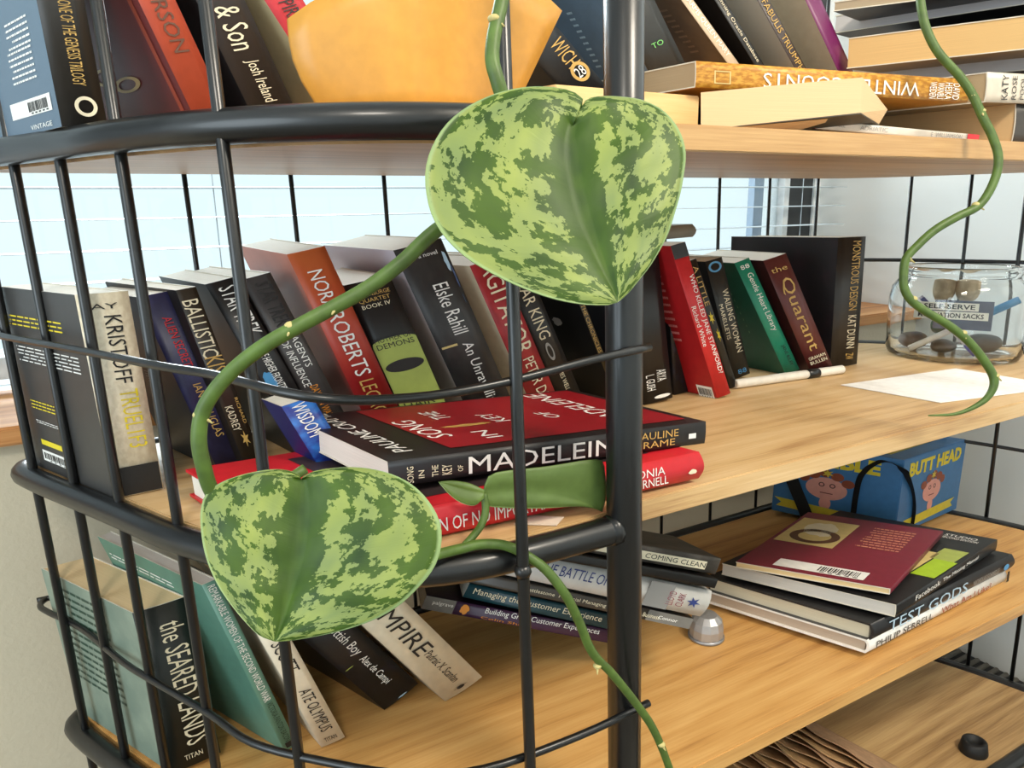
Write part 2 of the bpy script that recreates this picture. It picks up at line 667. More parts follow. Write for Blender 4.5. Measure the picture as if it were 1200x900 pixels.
# ---------------------------------------------------------------- books
# each book: lower spine corner, then its edge vectors: thickness, page width, height (image-pixel fits, stretched about the camera along its right axis)
BOOKS = {
    'kristoff': ((-0.3697, 0.2726, 0.0008), (0.0407, 0.0029, 0.0005), (-0.0738, 0.1588, -0.0000), (-0.0065, 0.0015, 0.1859)),
    'alien': ((-0.2775, 0.2968, 0.0014), (0.0282, -0.0011, 0.0044), (-0.0382, 0.1212, -0.0006), (-0.0510, 0.0048, 0.1773)),
    'ballistic': ((-0.2524, 0.2828, 0.0008), (0.0173, 0.0001, 0.0024), (-0.0555, 0.1461, 0.0007), (-0.0445, 0.0004, 0.1836)),
    'frontier': ((-0.1931, 0.2848, 0.0008), (0.0274, -0.0031, 0.0061), (-0.0305, 0.1411, -0.0000), (-0.0770, 0.0101, 0.1864)),
    'agents': ((-0.1614, 0.2868, 0.0008), (0.0275, -0.0021, 0.0061), (-0.0374, 0.1416, -0.0000), (-0.0763, 0.0076, 0.1886)),
    'nora': ((-0.1149, 0.2810, 0.0008), (0.0361, -0.0069, 0.0071), (-0.0182, 0.1686, 0.0041), (-0.0784, 0.0099, 0.2111)),
    'mother': ((-0.0738, 0.2756, 0.0008), (0.0460, -0.0097, 0.0088), (-0.0097, 0.1412, -0.0000), (-0.0648, 0.0148, 0.1773)),
    'elske': ((0.0017, 0.2769, 0.0008), (0.0517, -0.0078, 0.0113), (-0.0276, 0.1708, 0.0013), (-0.0857, 0.0125, 0.2104)),
    'citator': ((0.0868, 0.2821, 0.0008), (0.0356, 0.0008, 0.0095), (-0.0605, 0.1516, 0.0004), (-0.0861, -0.0005, 0.1904)),
    'lear': ((0.1339, 0.2946, 0.0012), (0.0306, -0.0001, 0.0081), (-0.0502, 0.1384, -0.0004), (-0.0874, 0.0031, 0.1912)),
    'gold': ((0.2158, 0.2945, 0.0012), (0.0080, -0.0000, 0.0020), (-0.0502, 0.1384, -0.0004), (-0.0841, 0.0030, 0.1918)),
    'arya': ((0.2395, 0.2670, 0.0008), (0.0465, -0.0010, 0.0037), (-0.0501, 0.1460, -0.0000), (-0.0307, 0.0025, 0.2005)),
    'navy': ((0.3068, 0.2860, 0.0008), (0.0247, 0.0000, 0.0014), (-0.0545, 0.1461, -0.0000), (-0.0222, 0.0020, 0.2004)),
    'jane': ((0.3410, 0.2397, 0.0016), (0.0211, -0.0028, 0.0044), (-0.0263, 0.1441, -0.0008), (-0.0790, 0.0136, 0.2022)),
    'little': ((0.3949, 0.2685, 0.0014), (0.0117, -0.0007, 0.0029), (-0.0422, 0.1457, -0.0006), (-0.0802, 0.0073, 0.1805)),
    'wailing': ((0.4408, 0.3057, 0.0020), (0.0288, -0.0021, 0.0055), (-0.0330, 0.1225, -0.0010), (-0.0613, 0.0078, 0.1739)),
    'green': ((0.5273, 0.2866, 0.0008), (0.0232, -0.0050, 0.0070), (-0.0075, 0.1273, -0.0000), (-0.0969, 0.0222, 0.1708)),
    'quarant': ((0.5614, 0.2681, 0.0008), (0.0351, -0.0094, 0.0097), (0.0031, 0.1381, -0.0000), (-0.0906, 0.0252, 0.1729)),
    'monstrous': ((0.6227, 0.2828, 0.0014), (0.0583, -0.0046, -0.0000), (-0.0452, 0.1713, -0.0006), (-0.0035, 0.0027, 0.2002)),
    'madeleine': ((0.1268, 0.0410, 0.0310), (0.0004, 0.0001, 0.0216), (-0.0369, 0.1743, 0.0000), (-0.3030, 0.0352, 0.0063)),
    'purnell': ((0.1066, 0.0259, 0.0046), (-0.0009, 0.0003, 0.0261), (-0.0530, 0.1907, 0.0000), (-0.3630, 0.0251, -0.0038)),
    'seared': ((-0.3573, 0.2746, -0.3024), (0.0479, 0.0050, 0.0011), (-0.0844, 0.1683, -0.0056), (-0.0131, 0.0086, 0.1817)),
    'remarkable': ((-0.2492, 0.2545, -0.3080), (0.0138, 0.0014, 0.0024), (-0.0862, 0.1704, 0.0029), (-0.0600, -0.0087, 0.2172)),
    'scott': ((-0.2133, 0.2409, -0.3080), (0.0251, -0.0030, 0.0046), (-0.0294, 0.1445, 0.0000), (-0.0661, 0.0095, 0.1924)),
    'scottish': ((-0.1344, 0.2640, -0.3080), (0.0431, 0.0015, 0.0182), (-0.0604, 0.1460, 0.0003), (-0.1216, -0.0027, 0.1747)),
    'empire': ((-0.0675, 0.2421, -0.3080), (0.0466, -0.0049, 0.0187), (-0.0356, 0.1561, 0.0009), (-0.1407, 0.0149, 0.1942)),
    'purple': ((0.1584, 0.1747, -0.2756), (0.0081, 0.0002, 0.0145), (0.0434, 0.1301, -0.0324), (-0.2306, 0.1191, 0.0640)),
    'teal': ((0.1519, 0.1774, -0.2554), (0.0095, -0.0002, 0.0155), (0.0479, 0.1279, -0.0332), (-0.1774, 0.0972, 0.0543)),
    'battlestone': ((0.1944, 0.1218, -0.2326), (0.0070, -0.0001, 0.0117), (0.0505, 0.1406, -0.0359), (-0.2876, 0.1545, 0.0859)),
    'battle': ((0.2051, 0.1153, -0.2161), (0.0170, -0.0001, 0.0282), (0.0501, 0.1443, -0.0364), (-0.2810, 0.1490, 0.0842)),
    'blackbook': ((0.2176, 0.1068, -0.1792), (0.0052, 0.0003, 0.0097), (0.0431, 0.1412, -0.0343), (-0.2772, 0.1377, 0.0731)),
    'coming': ((0.2283, 0.1176, -0.1693), (0.0090, 0.0006, 0.0173), (0.0359, 0.1215, -0.0292), (-0.2599, 0.1272, 0.0671)),
    'philip': ((0.7725, 0.0654, -0.3080), (0.0003, 0.0002, 0.0188), (-0.0849, 0.1936, -0.0000), (-0.3494, -0.0180, 0.0078)),
    'testgods': ((0.7875, 0.0658, -0.2905), (0.0002, 0.0003, 0.0234), (-0.0858, 0.1959, -0.0000), (-0.3596, -0.0184, 0.0062)),
    'facebook': ((0.7717, 0.0810, -0.2625), (0.0002, 0.0002, 0.0171), (-0.1051, 0.1920, -0.0000), (-0.3111, -0.0435, 0.0065)),
    'maroon': ((0.4671, 0.0514, -0.2251), (-0.0002, -0.0002, -0.0082), (-0.1123, 0.1525, -0.0000), (0.2364, 0.0726, -0.0072)),
    'box': ((0.7642, 0.2357, -0.3014), (0.2183, 0.0210, -0.0066), (-0.0910, 0.1841, 0.0018), (0.0048, 0.0002, 0.1359)),
    'genesis': ((-0.3653, 0.2167, 0.3168), (0.0304, 0.0000, 0.0005), (-0.0543, 0.1461, -0.0005), (-0.0086, 0.0027, 0.1980)),
    'erson': ((-0.2682, 0.2168, 0.3164), (0.0255, 0.0001, 0.0054), (-0.0668, 0.1798, -0.0001), (-0.0850, 0.0023, 0.2317)),
    'son': ((-0.2212, 0.2167, 0.3164), (0.0354, 0.0001, 0.0083), (-0.0668, 0.1798, -0.0001), (-0.0936, 0.0024, 0.2298)),
    'piracy': ((-0.1424, 0.2165, 0.3163), (0.0273, 0.0001, 0.0102), (-0.0585, 0.1573, -0.0000), (-0.1263, 0.0019, 0.1983)),
    'wich': ((0.1407, 0.2168, 0.3163), (0.0356, 0.0002, 0.0252), (-0.0585, 0.1573, -0.0000), (-0.1929, 0.0015, 0.1634)),
    'blue': ((0.2516, 0.2164, 0.3163), (0.0453, 0.0002, 0.0207), (-0.0672, 0.1798, 0.0002), (-0.1594, 0.0015, 0.2073)),
    'queen': ((0.4240, 0.2166, 0.3165), (0.0103, 0.0001, 0.0076), (-0.0664, 0.1798, -0.0002), (-0.2145, 0.0023, 0.1755)),
    'oracle': ((0.4550, 0.2166, 0.3164), (0.0101, 0.0001, 0.0065), (-0.0666, 0.1798, -0.0001), (-0.1990, 0.0021, 0.1860)),
    'abulis': ((0.5195, 0.2165, 0.3164), (0.0136, 0.0001, 0.0083), (-0.0665, 0.1798, -0.0001), (-0.1928, 0.0022, 0.1899)),
    'purplespine': ((0.5910, 0.2165, 0.3165), (0.0211, 0.0001, 0.0114), (-0.0665, 0.1798, -0.0002), (-0.1793, 0.0023, 0.1976)),
    'winter': ((0.1626, 0.1120, 0.3845), (0.0002, -0.0002, -0.0235), (-0.0265, 0.1603, -0.0000), (0.3568, -0.0528, -0.0015)),
    'adriatic': ((0.5447, 0.0561, 0.3163), (0.0004, 0.0000, 0.0086), (-0.0379, 0.1563, -0.0000), (-0.2820, 0.0267, 0.0100)),
    'lowerblock': ((0.8641, 0.0359, 0.3200), (-0.0019, 0.0005, 0.0455), (-0.0517, 0.1683, 0.0000), (-0.2623, 0.0126, -0.0037)),
    'katy': ((0.8106, 0.0282, 0.3651), (-0.0018, 0.0004, 0.0316), (-0.0432, 0.1567, -0.0000), (-0.2766, 0.0196, -0.0066)),
    'whitepages': ((0.9476, 0.0113, 0.3916), (0.0012, 0.0004, 0.0218), (-0.1445, 0.2623, 0.0000), (-0.2459, -0.0351, 0.0119)),
    'beige': ((0.8859, -0.0230, 0.4219), (-0.0017, 0.0002, 0.0357), (-0.1399, 0.2603, -0.0000), (-0.2457, -0.0325, -0.0053)),
    'blackwhite': ((0.9174, -0.0167, 0.4586), (0.0015, 0.0003, 0.0223), (-0.1192, 0.2856, 0.0000), (-0.2579, -0.0089, 0.0136)),
    'topdark': ((0.8810, 0.0122, 0.4834), (-0.0002, 0.0001, 0.0111), (-0.1708, 0.2573, -0.0000), (-0.2319, -0.0560, -0.0008)),
    'blue_small': ((-0.1922, 0.1917, 0.0016), (0.0266, -0.0027, 0.0065), (-0.0095, 0.0425, -0.0008), (-0.0373, 0.0064, 0.0824)),
    'topbook': ((0.4109, 0.3741, 0.2074), (-0.0015, 0.0002, 0.0186), (-0.0415, 0.1235, 0.0000), (-0.1970, 0.0052, -0.0073)),
}
PRINT = {
    'kristoff': [
        ('text', 'spine', 'x', 'JAY', 'ink', 0.104, 0.753, 0.917, 0.951),
        ('text', 'spine', 'd', 'KRISTOFF', 'ink', 0.45, 0.783, 0.565, 0.893),
        ('text', 'spine', 'd', 'TRUEL1F3', 'yellow', 0.474, 0.839, 0.24, 0.533),
        ('panel', 'spine', 'rect', 'ink', 'spine_artwork', 0.02, 0.98, 0.005, 0.15),
        ('lines', 'back', 3, 'yellow', 0.214, 0.875, 0.799, 0.865),
        ('lines', 'back', 5, 'white', 0.095, 0.851, 0.61, 0.702),
        ('lines', 'back', 3, 'yellow', 0.446, 0.817, 0.351, 0.407),
        ('lines', 'back', 2, 'white', 0.442, 0.796, 0.273, 0.295),
        ('barcode', 'back', 0.419, 0.796, 0.058, 0.12),
        ('panel', 'back', 'rect', 'yellow', 'yellow_strip', 0.383, 0.779, 0.152, 0.182),
    ],
    'alien': [
        ('text', 'spine', 'd', 'ALIEN SECRETS', 'red', 0.42, 0.7, 0.583, 0.875),
        ('text', 'spine', 'd', 'IAN DOUGLAS', 'gold', 0.42, 0.68, 0.192, 0.502),
        ('lines', 'back', 12, 'grey', 0.543, 0.621, 0.359, 0.551),
    ],
    'ballistic': [
        ('text', 'spine', 'd', 'BALLISTIC', 'cream', 0.06, 0.868, 0.643, 0.943),
        ('text', 'spine', 'd', 'KISS', 'gold', 0.071, 0.997, 0.532, 0.644),
        ('text', 'spine', 'd', 'RICHARD', 'gold', 0.77, 0.94, 0.262, 0.408),
        ('text', 'spine', 'd', 'KADREY', 'cream', 0.132, 0.542, 0.233, 0.373),
        ('panel', 'spine', 'star', 'gold', 'gold_star', 0.34, 0.781, 0.13, 0.229),
    ],
    'frontier': [
        ('text', 'spine', 'd', 'STAR TREK', 'white', 0.289, 0.891, 0.708, 0.967),
        ('text', 'spine', 'd', 'THE HIGHER FRONTIER', 'white', 0.42, 0.7, 0.39, 0.63),
        ('panel', 'spine', 'blob', 'skyblue', 'blue_artwork', 0.062, 0.509, 0.392, 0.523),
    ],
    'agents': [
        ('text', 'spine', 'd', 'STAR TREK', 'ink', 0.303, 0.848, 0.735, 0.966),
        ('text', 'spine', 'd', 'AGENTS', 'white', 0.55, 0.8, 0.499, 0.671),
        ('text', 'spine', 'd', 'OF INFLUENCE', 'white', 0.16, 0.43, 0.4, 0.664),
        ('text', 'spine', 'd', 'DAYTON WARD', 'orange', 0.33, 0.62, 0.194, 0.398),
    ],
    'nora': [
        ('text', 'spine', 'd', 'NORA', 'white', 0.28, 0.68, 0.721, 0.906),
        ('text', 'spine', 'd', 'ROBERTS', 'white', 0.28, 0.72, 0.381, 0.701),
        ('text', 'spine', 'd', 'LEGACY', 'gold', 0.28, 0.7, 0.136, 0.355),
        ('lines', 'spine', 1, 'brown', 0.259, 0.789, 0.949, 0.954),
    ],
    'mother': [
        ('panel', 'spine', 'arch', 'olive', 'green_panel', 0.0, 1.0, 0.0, 0.66),
        ('text', 'spine', 'x', 'THE INSURGE', 'gold', 0.111, 0.868, 0.913, 0.935),
        ('text', 'spine', 'x', 'QUARTET', 'gold', 0.14, 0.82, 0.876, 0.902),
        ('text', 'spine', 'x', 'BOOK IV', 'cream', 0.15, 0.78, 0.845, 0.868),
        ('text', 'spine', 'x', 'MOTHER OF', 'ink', 0.08, 0.92, 0.64, 0.672),
        ('text', 'spine', 'x', 'DEMONS', 'ink', 0.08, 0.92, 0.6, 0.632),
        ('panel', 'spine', 'disc', 'ink', 'black_oval', 0.06, 0.94, 0.448, 0.521),
        ('panel', 'spine', 'blob', 'cream', 'oval_artwork', 0.247, 0.674, 0.453, 0.52),
        ('text', 'spine', 'x', 'HAIR', 'ink', 0.1, 0.8, 0.222, 0.262),
    ],
    'elske': [
        ('text', 'spine', 'd', 'Elske Rahill', 'white', 0.42, 0.74, 0.528, 0.795),
        ('text', 'spine', 'd', 'An Unravelling', 'white', 0.42, 0.72, 0.108, 0.476),
        ('panel', 'spine', 'blob', 'paleblue', 'feather_artwork', 0.862, 0.954, 0.832, 0.953),
        ('panel', 'spine', 'blob', 'slateblue', 'feather_artwork', 0.977, 0.94, 0.733, 0.875),
        ('panel', 'spine', 'blob', 'skyblue', 'blue_artwork', 0.946, 0.94, 0.662, 0.725),
        ('panel', 'spine', 'rect', 'straw', 'straw_label', 0.056, 0.399, 0.474, 0.485),
        ('text', 'spine', 'x', 'a novel', 'white', 0.4, 0.8, 0.935, 0.955),
    ],
    'citator': [
        ('text', 'spine', 'd', 'AGITATOR', 'cream', 0.25, 0.86, 0.423, 0.995),
        ('text', 'spine', 'd', 'PETER DUFFY', 'cream', 0.35, 0.75, 0.0, 0.39),
    ],
    'lear': [
        ('text', 'spine', 'd', 'LEAR KING', 'cream', 0.25, 0.75, 0.485, 0.888),
        ('panel', 'spine', 'ring', 'grey', 'emblem', 0.303, 0.6, 0.34, 0.458),
        ('text', 'spine', 'd', 'JAMES WELL', 'cream', 0.36, 0.62, 0.126, 0.292),
    ],
    'gold': [
        ('text', 'spine', 'd', 'THE CHRONICLES', 'gold', 0.06, 0.735, 0.362, 0.692),
        ('panel', 'back', 'blob', 'grey', 'faint_artwork', 0.254, 0.37, 0.529, 0.6),
    ],
    'arya': [
        ('text', 'spine', 'd', 'ARYA', 'white', 0.5, 0.82, 0.135, 0.212),
        ('text', 'spine', 'd', 'L. GUSH', 'white', 0.12, 0.42, 0.086, 0.19),
        ('panel', 'spine', 'disc', 'white', 'car_emblem', 0.34, 0.901, 0.021, 0.045),
    ],
    'jane': [
        ('panel', 'spine', 'rect', 'ink', 'black_band', 0.0, 1.0, 0.915, 1.0),
        ('text', 'spine', 'd', 'WHO KILLED JANE STANFORD?', 'white', 0.5, 0.9, 0.153, 0.805),
        ('text', 'spine', 'd', 'Richard White', 'white', 0.1, 0.42, 0.351, 0.613),
        ('lines', 'spine', 1, 'ink', 0.234, 0.94, 0.025, 0.026),
        ('lines', 'back', 10, 'pink', 0.2, 0.317, 0.362, 0.833),
        ('barcode', 'back', 0.027, 0.199, -0.012, 0.072),
    ],
    'little': [
        ('text', 'spine', 'd', 'A LITTLE', 'gold', 0.15, 0.8, 0.657, 0.955),
        ('panel', 'spine', 'star', 'yellow', 'gold_flower', 0.101, 0.836, 0.511, 0.613),
        ('panel', 'spine', 'star', 'yellow', 'gold_flower', 0.404, 0.94, 0.369, 0.48),
    ],
    'wailing': [
        ('text', 'spine', 'd', 'WAILING WOMAN', 'cream', 0.5, 0.86, 0.212, 0.749),
        ('text', 'spine', 'd', 'MARELLETIS', 'cream', 0.12, 0.36, 0.341, 0.639),
        ('panel', 'spine', 'ring', 'skyblue', 'blue_ring', 0.06, 0.83, 0.899, 0.985),
        ('text', 'spine', 'x', '88', 'skyblue', 0.25, 0.8, 0.03, 0.07),
    ],
    'green': [
        ('text', 'spine', 'd', 'Gentle Heart Library', 'white', 0.3, 0.78, 0.387, 0.891),
        ('text', 'spine', 'd', 'JANE RILEY', 'ink', 0.46, 0.74, 0.061, 0.252),
        ('lines', 'back', 9, 'greenpale', 0.252, 0.258, 0.351, 0.867),
        ('text', 'spine', 'x', '88', 'white', 0.2, 0.78, 0.93, 0.965),
    ],
    'quarant': [
        ('text', 'spine', 'x', 'the', 'gold', 0.107, 0.797, 0.883, 0.925),
        ('text', 'spine', 'd', 'Quarant', 'gold', 0.239, 0.807, 0.192, 0.824),
        ('text', 'spine', 'x', 'GRAHAM', 'cream', 0.12, 0.88, 0.118, 0.146),
        ('text', 'spine', 'x', 'BULLEN', 'cream', 0.12, 0.88, 0.078, 0.106),
    ],
    'monstrous': [
        ('text', 'spine', 'd', 'MONSTROUS DESIGN', 'gold', 0.5, 0.8, 0.44, 0.97),
        ('text', 'spine', 'd', 'KAT DUNN', 'cream', 0.5, 0.8, 0.14, 0.4),
        ('text', 'spine', 'd', 'ZW', 'gold', 0.5, 0.78, 0.05, 0.1),
    ],
    'madeleine': [
        ('text', 'spine', 'x', 'SONG', 'cream', 0.077, 0.711, 0.933, 0.951),
        ('text', 'spine', 'x', 'IN', 'cream', 0.217, 0.52, 0.904, 0.92),
        ('text', 'spine', 'x', 'THE', 'cream', 0.21, 0.651, 0.866, 0.883),
        ('text', 'spine', 'x', 'KEY', 'cream', 0.222, 0.613, 0.828, 0.855),
        ('text', 'spine', 'x', 'OF', 'cream', 0.275, 0.52, 0.796, 0.811),
        ('text', 'spine', 'd', 'MADELEINE', 'white', 0.12, 0.8, 0.272, 0.78),
        ('text', 'spine', 'd', 'PAULINE', 'gold', 0.52, 0.84, 0.103, 0.252),
        ('text', 'spine', 'd', 'CRAME', 'gold', 0.14, 0.44, 0.114, 0.26),
        ('panel', 'spine', 'rect', 'white', 'publisher_mark', 0.317, 0.543, 0.037, 0.064),
        ('panel', 'front', 'rect', 'crimson', 'red_panel', 0.08, 0.97, 0.03, 0.8),
        ('text', 'front', 'x', 'PAULINE CRAME', 'white', 0.108, 0.98, 0.895, 0.945),
        ('text', 'front', 'x', 'SONG', 'white', 0.265, 0.649, 0.72, 0.79),
        ('text', 'front', 'x', 'THE', 'white', 0.6, 0.79, 0.6, 0.655),
        ('text', 'front', 'x', 'IN', 'white', 0.16, 0.3, 0.61, 0.66),
        ('text', 'front', 'x', 'KEY', 'white', 0.43, 0.62, 0.475, 0.525),
        ('text', 'front', 'x', 'OF', 'white', 0.386, 0.526, 0.315, 0.36),
        ('text', 'front', 'x', 'MADELEINE', 'white', 0.15, 0.95, 0.145, 0.22),
        ('panel', 'front', 'blob', 'gold', 'gold_emblem', 0.409, 0.462, 0.528, 0.712),
    ],
    'purnell': [
        ('text', 'spine', 'd', 'A WOMAN OF NO IMPORTANCE', 'white', 0.22, 0.66, 0.402, 0.828),
        ('text', 'spine', 'd', 'SONIA', 'white', 0.52, 0.82, 0.116, 0.215),
        ('text', 'spine', 'd', 'PURNELL', 'white', 0.16, 0.46, 0.106, 0.215),
        ('panel', 'spine', 'blob', 'cream', 'bird_emblem', 0.296, 0.502, 0.016, 0.048),
        ('panel', 'front', 'rect', 'darkgrey', 'dark_panel', 0.1, 0.9, 0.1, 0.78),
    ],
    'seared': [
        ('text', 'spine', 'd', 'the SEARED LANDS', 'cream', 0.4, 0.86, 0.127, 0.893),
        ('text', 'spine', 'x', 'TITAN', 'cream', 0.3, 0.66, 0.05, 0.08),
        ('lines', 'back', 14, 'darkgreen', 0.327, 0.9, 0.29, 0.947),
    ],
    'remarkable': [
        ('text', 'spine', 'd', 'REMARKABLE WOMEN OF THE SECOND WORLD WAR', 'white', 0.25, 0.75, 0.31, 0.984),
        ('text', 'spine', 'd', 'VICTORIA PANTON BACON', 'darkgreen', 0.32, 0.75, 0.052, 0.3),
        ('panel', 'spine', 'rect', 'ink', 'publisher_mark', 0.25, 0.85, 0.015, 0.045),
        ('lines', 'back', 2, 'white', 0.329, 0.963, 0.88, 0.923),
    ],
    'scott': [
        ('text', 'spine', 'd', 'SCOTT', 'ink', 0.22, 0.78, 0.501, 0.695),
        ('text', 'spine', 'd', 'ATE OLYMPUS', 'ink', 0.28, 0.78, 0.092, 0.379),
        ('text', 'spine', 'x', 'TITAN', 'ink', 0.25, 0.75, 0.025, 0.05),
    ],
    'scottish': [
        ('text', 'spine', 'd', 'The Scottish Boy', 'white', 0.42, 0.74, 0.417, 0.795),
        ('text', 'spine', 'd', 'Alex de Campi', 'white', 0.42, 0.68, 0.147, 0.385),
        ('panel', 'spine', 'blob', 'teal', 'dragon_artwork', 0.111, 0.56, 0.022, 0.023),
        ('panel', 'spine', 'blob', 'paleblue', 'dragon_artwork', 0.416, 0.701, 0.008, 0.018),
        ('panel', 'spine', 'blob', 'olive', 'fish_artwork', 0.06, 0.324, 0.371, 0.377),
    ],
    'empire': [
        ('text', 'spine', 'd', 'EMPIRE', 'ink', 0.32, 0.74, 0.321, 0.691),
        ('text', 'spine', 'd', 'Padraic X. Scanlan', 'ink', 0.44, 0.66, 0.08, 0.313),
        ('panel', 'spine', 'ring', 'ink', 'publisher_mark', 0.321, 0.681, 0.032, 0.035),
        ('panel', 'spine', 'disc', 'ink', 'publisher_mark', 0.403, 0.598, 0.024, 0.042),
    ],
    'purple': [
        ('panel', 'spine', 'rect', 'warmgrey', 'grey_panel', 0.0, 1.0, 0.86, 1.0),
        ('text', 'spine', 'd', 'palgrave', 'white', 0.4, 0.76, 0.867, 0.96),
        ('panel', 'spine', 'blob', 'orange', 'orange_mark', 0.101, 0.979, 0.791, 0.836),
        ('text', 'spine', 'd', 'Building Great Customer Experiences', 'white', 0.397, 0.934, 0.188, 0.721),
        ('text', 'spine', 'd', 'Colin Shaw', 'orange', 0.08, 0.25, 0.5, 0.73),
    ],
    'teal': [
        ('text', 'spine', 'd', 'Managing the Customer Experience', 'cream', 0.25, 0.8, 0.192, 0.957),
    ],
    'battlestone': [
        ('text', 'spine', 'd', 'Battlestone  Financial Managing', 'cream', 0.25, 0.65, 0.308, 0.594),
        ('text', 'spine', 'd', 'Business', 'cream', 0.28, 0.66, 0.115, 0.175),
        ('panel', 'spine', 'rect', 'warmgrey', 'grey_panel', 0.02, 0.98, 0.0, 0.16),
        ('text', 'spine', 'd', 'Connor', 'white', 0.35, 0.65, 0.05, 0.12),
    ],
    'battle': [
        ('text', 'spine', 'd', 'THE BATTLE OF THE', 'navy', 0.42, 0.8, 0.294, 0.62),
        ('panel', 'spine', 'rect', 'WAR', 'war_artwork', 0.04, 0.96, 0.138, 0.227),
        ('text', 'spine', 'x', 'LLOYD', 'wine', 0.25, 0.75, 0.125, 0.15),
        ('text', 'spine', 'x', 'CLARK', 'wine', 0.25, 0.75, 0.09, 0.115),
        ('panel', 'spine', 'star', 'navy', 'publisher_mark', 0.3, 0.7, 0.03, 0.08),
    ],
    'coming': [
        ('panel', 'spine', 'rect', 'cream', 'title_label', 0.18, 0.68, 0.05, 0.95),
        ('text', 'spine', 'd', 'COMING CLEAN', 'ink', 0.28, 0.58, 0.053, 0.299),
    ],
    'philip': [
        ('text', 'spine', 'd', 'PHILIP SERRELL', 'ink', 0.25, 0.75, 0.584, 0.957),
        ('text', 'spine', 'd', 'What Am I Like?', 'rust', 0.25, 0.75, 0.137, 0.522),
        ('panel', 'spine', 'rect', 'ink', 'black_band', 0.05, 0.95, -0.02, 0.0),
    ],
    'testgods': [
        ('text', 'spine', 'd', 'TEST GODS', 'paleblue', 0.18, 0.84, 0.378, 0.911),
        ('text', 'spine', 'd', 'NICHOLAS SCHMIDLE', 'grey', 0.32, 0.68, 0.131, 0.333),
        ('panel', 'spine', 'disc', 'skyblue', 'blue_globe', 0.28, 0.692, 0.05, 0.092),
    ],
    'facebook': [
        ('text', 'spine', 'd', 'Facebook', 'white', 0.32, 0.76, 0.61, 0.837),
        ('text', 'spine', 'd', 'The Missing Manual', 'white', 0.3, 0.72, 0.219, 0.586),
        ('panel', 'front', 'rect', 'lime', 'green_panel', 0.01, 0.14, 0.42, 0.65),
        ('panel', 'front', 'rect', 'olive', 'green_panel', 0.03, 0.17, 0.26, 0.42),
        ('panel', 'front', 'rect', 'straw', 'cream_panel', 0.15, 0.27, 0.34, 0.76),
        ('text', 'front', 'r', 'STUDIO', 'white', 0.08, 0.27, 0.055, 0.085),
        ('text', 'front', 'r', 'SECOND EDITION', 'white', 0.06, 0.27, 0.095, 0.12),
    ],
    'maroon': [
        ('panel', 'back', 'rect', 'straw', 'cover_photo', 0.55, 0.97, 0.42, 0.88),
        ('panel', 'back', 'blob', 'cream', 'cover_photo_food', 0.62, 0.9, 0.55, 0.85),
        ('panel', 'back', 'ring', 'brown', 'cover_photo_bowl', 0.57, 0.92, 0.45, 0.7),
        ('lines', 'back', 9, 'pinkgold', 0.146, 0.445, 0.516, 0.894),
        ('barcode', 'back', 0.183, 0.773, 0.044, 0.155),
    ],
    'genesis': [
        ('text', 'spine', 'd', 'BOOK ONE OF THE GENESIS TRILOGY', 'gold', 0.42, 0.7, 0.148, 0.506),
        ('panel', 'spine', 'ring', 'cream', 'ring_emblem', 0.362, 0.853, 0.037, 0.11),
        ('lines', 'back', 5, 'white', 0.167, 0.495, 0.313, 0.421),
        ('lines', 'back', 6, 'white', 0.185, 0.534, 0.188, 0.318),
        ('barcode', 'back', 0.067, 0.652, 0.066, 0.128),
        ('text', 'back', 'x', 'VINTAGE', 'white', 0.1, 0.4, 0.012, 0.03),
    ],
    'erson': [
        ('text', 'spine', 'd', 'ERSON', 'brown', 0.3, 0.74, 0.243, 0.43),
        ('panel', 'back', 'rect', 'rust', 'hinge_groove', 0.05, 0.08, 0.0, 1.0),
        ('panel', 'back', 'ring', 'straw', 'tan_ornament', 0.301, 0.56, 0.166, 0.217),
        ('panel', 'back', 'ring', 'straw', 'tan_ornament', 0.516, 0.728, 0.205, 0.262),
    ],
    'son': [
        ('text', 'spine', 'd', '& Son', 'cream', 0.25, 0.8, 0.264, 0.4),
        ('text', 'spine', 'd', 'Josh Ireland', 'cream', 0.32, 0.68, 0.094, 0.23),
    ],
    'piracy': [
        ('text', 'spine', 'd', 'PIRACY ON', 'ink', 0.28, 0.74, 0.307, 0.506),
    ],
    'wich': [
        ('text', 'spine', 'd', 'WICH', 'gold', 0.5, 0.9, 0.365, 0.492),
        ('panel', 'spine', 'ring', 'gold', 'gold_ring', 0.45, 0.93, 0.285, 0.375),
        ('text', 'spine', 'x', '28', 'white', 0.56, 0.82, 0.307, 0.353),
    ],
    'blue': [
        ('lines', 'back', 10, 'paleblue', 0.273, 0.309, 0.42, 0.692),
        ('text', 'spine', 'x', 'TO', 'green', 0.351, 0.681, 0.448, 0.47),
    ],
    'queen': [
        ('lines', 'back', 9, 'tan', 0.115, 0.169, 0.613, 0.861),
        ('text', 'spine', 'd', 'ARMS QUEEN MARY', 'white', 0.25, 0.8, 0.561, 0.862),
    ],
    'oracle': [
        ('text', 'spine', 'd', 'Running Oracle Database', 'cream', 0.25, 0.75, 0.519, 0.874),
    ],
    'abulis': [
        ('text', 'spine', 'd', 'FABULIS TRIUMPH', 'gold', 0.22, 0.78, 0.481, 0.859),
    ],
    'winter': [
        ('text', 'spine', 'd', 'WINTER COUNTS', 'white', 0.288, 0.883, 0.216, 0.791),
        ('text', 'spine', 'x', 'DAVID', 'white', 0.232, 0.94, 0.928, 0.957),
        ('text', 'spine', 'x', 'HESKA', 'white', 0.216, 0.94, 0.895, 0.925),
        ('text', 'spine', 'x', 'WANBLI', 'white', 0.238, 0.94, 0.864, 0.892),
        ('text', 'spine', 'x', 'WEIDEN', 'white', 0.223, 0.94, 0.832, 0.86),
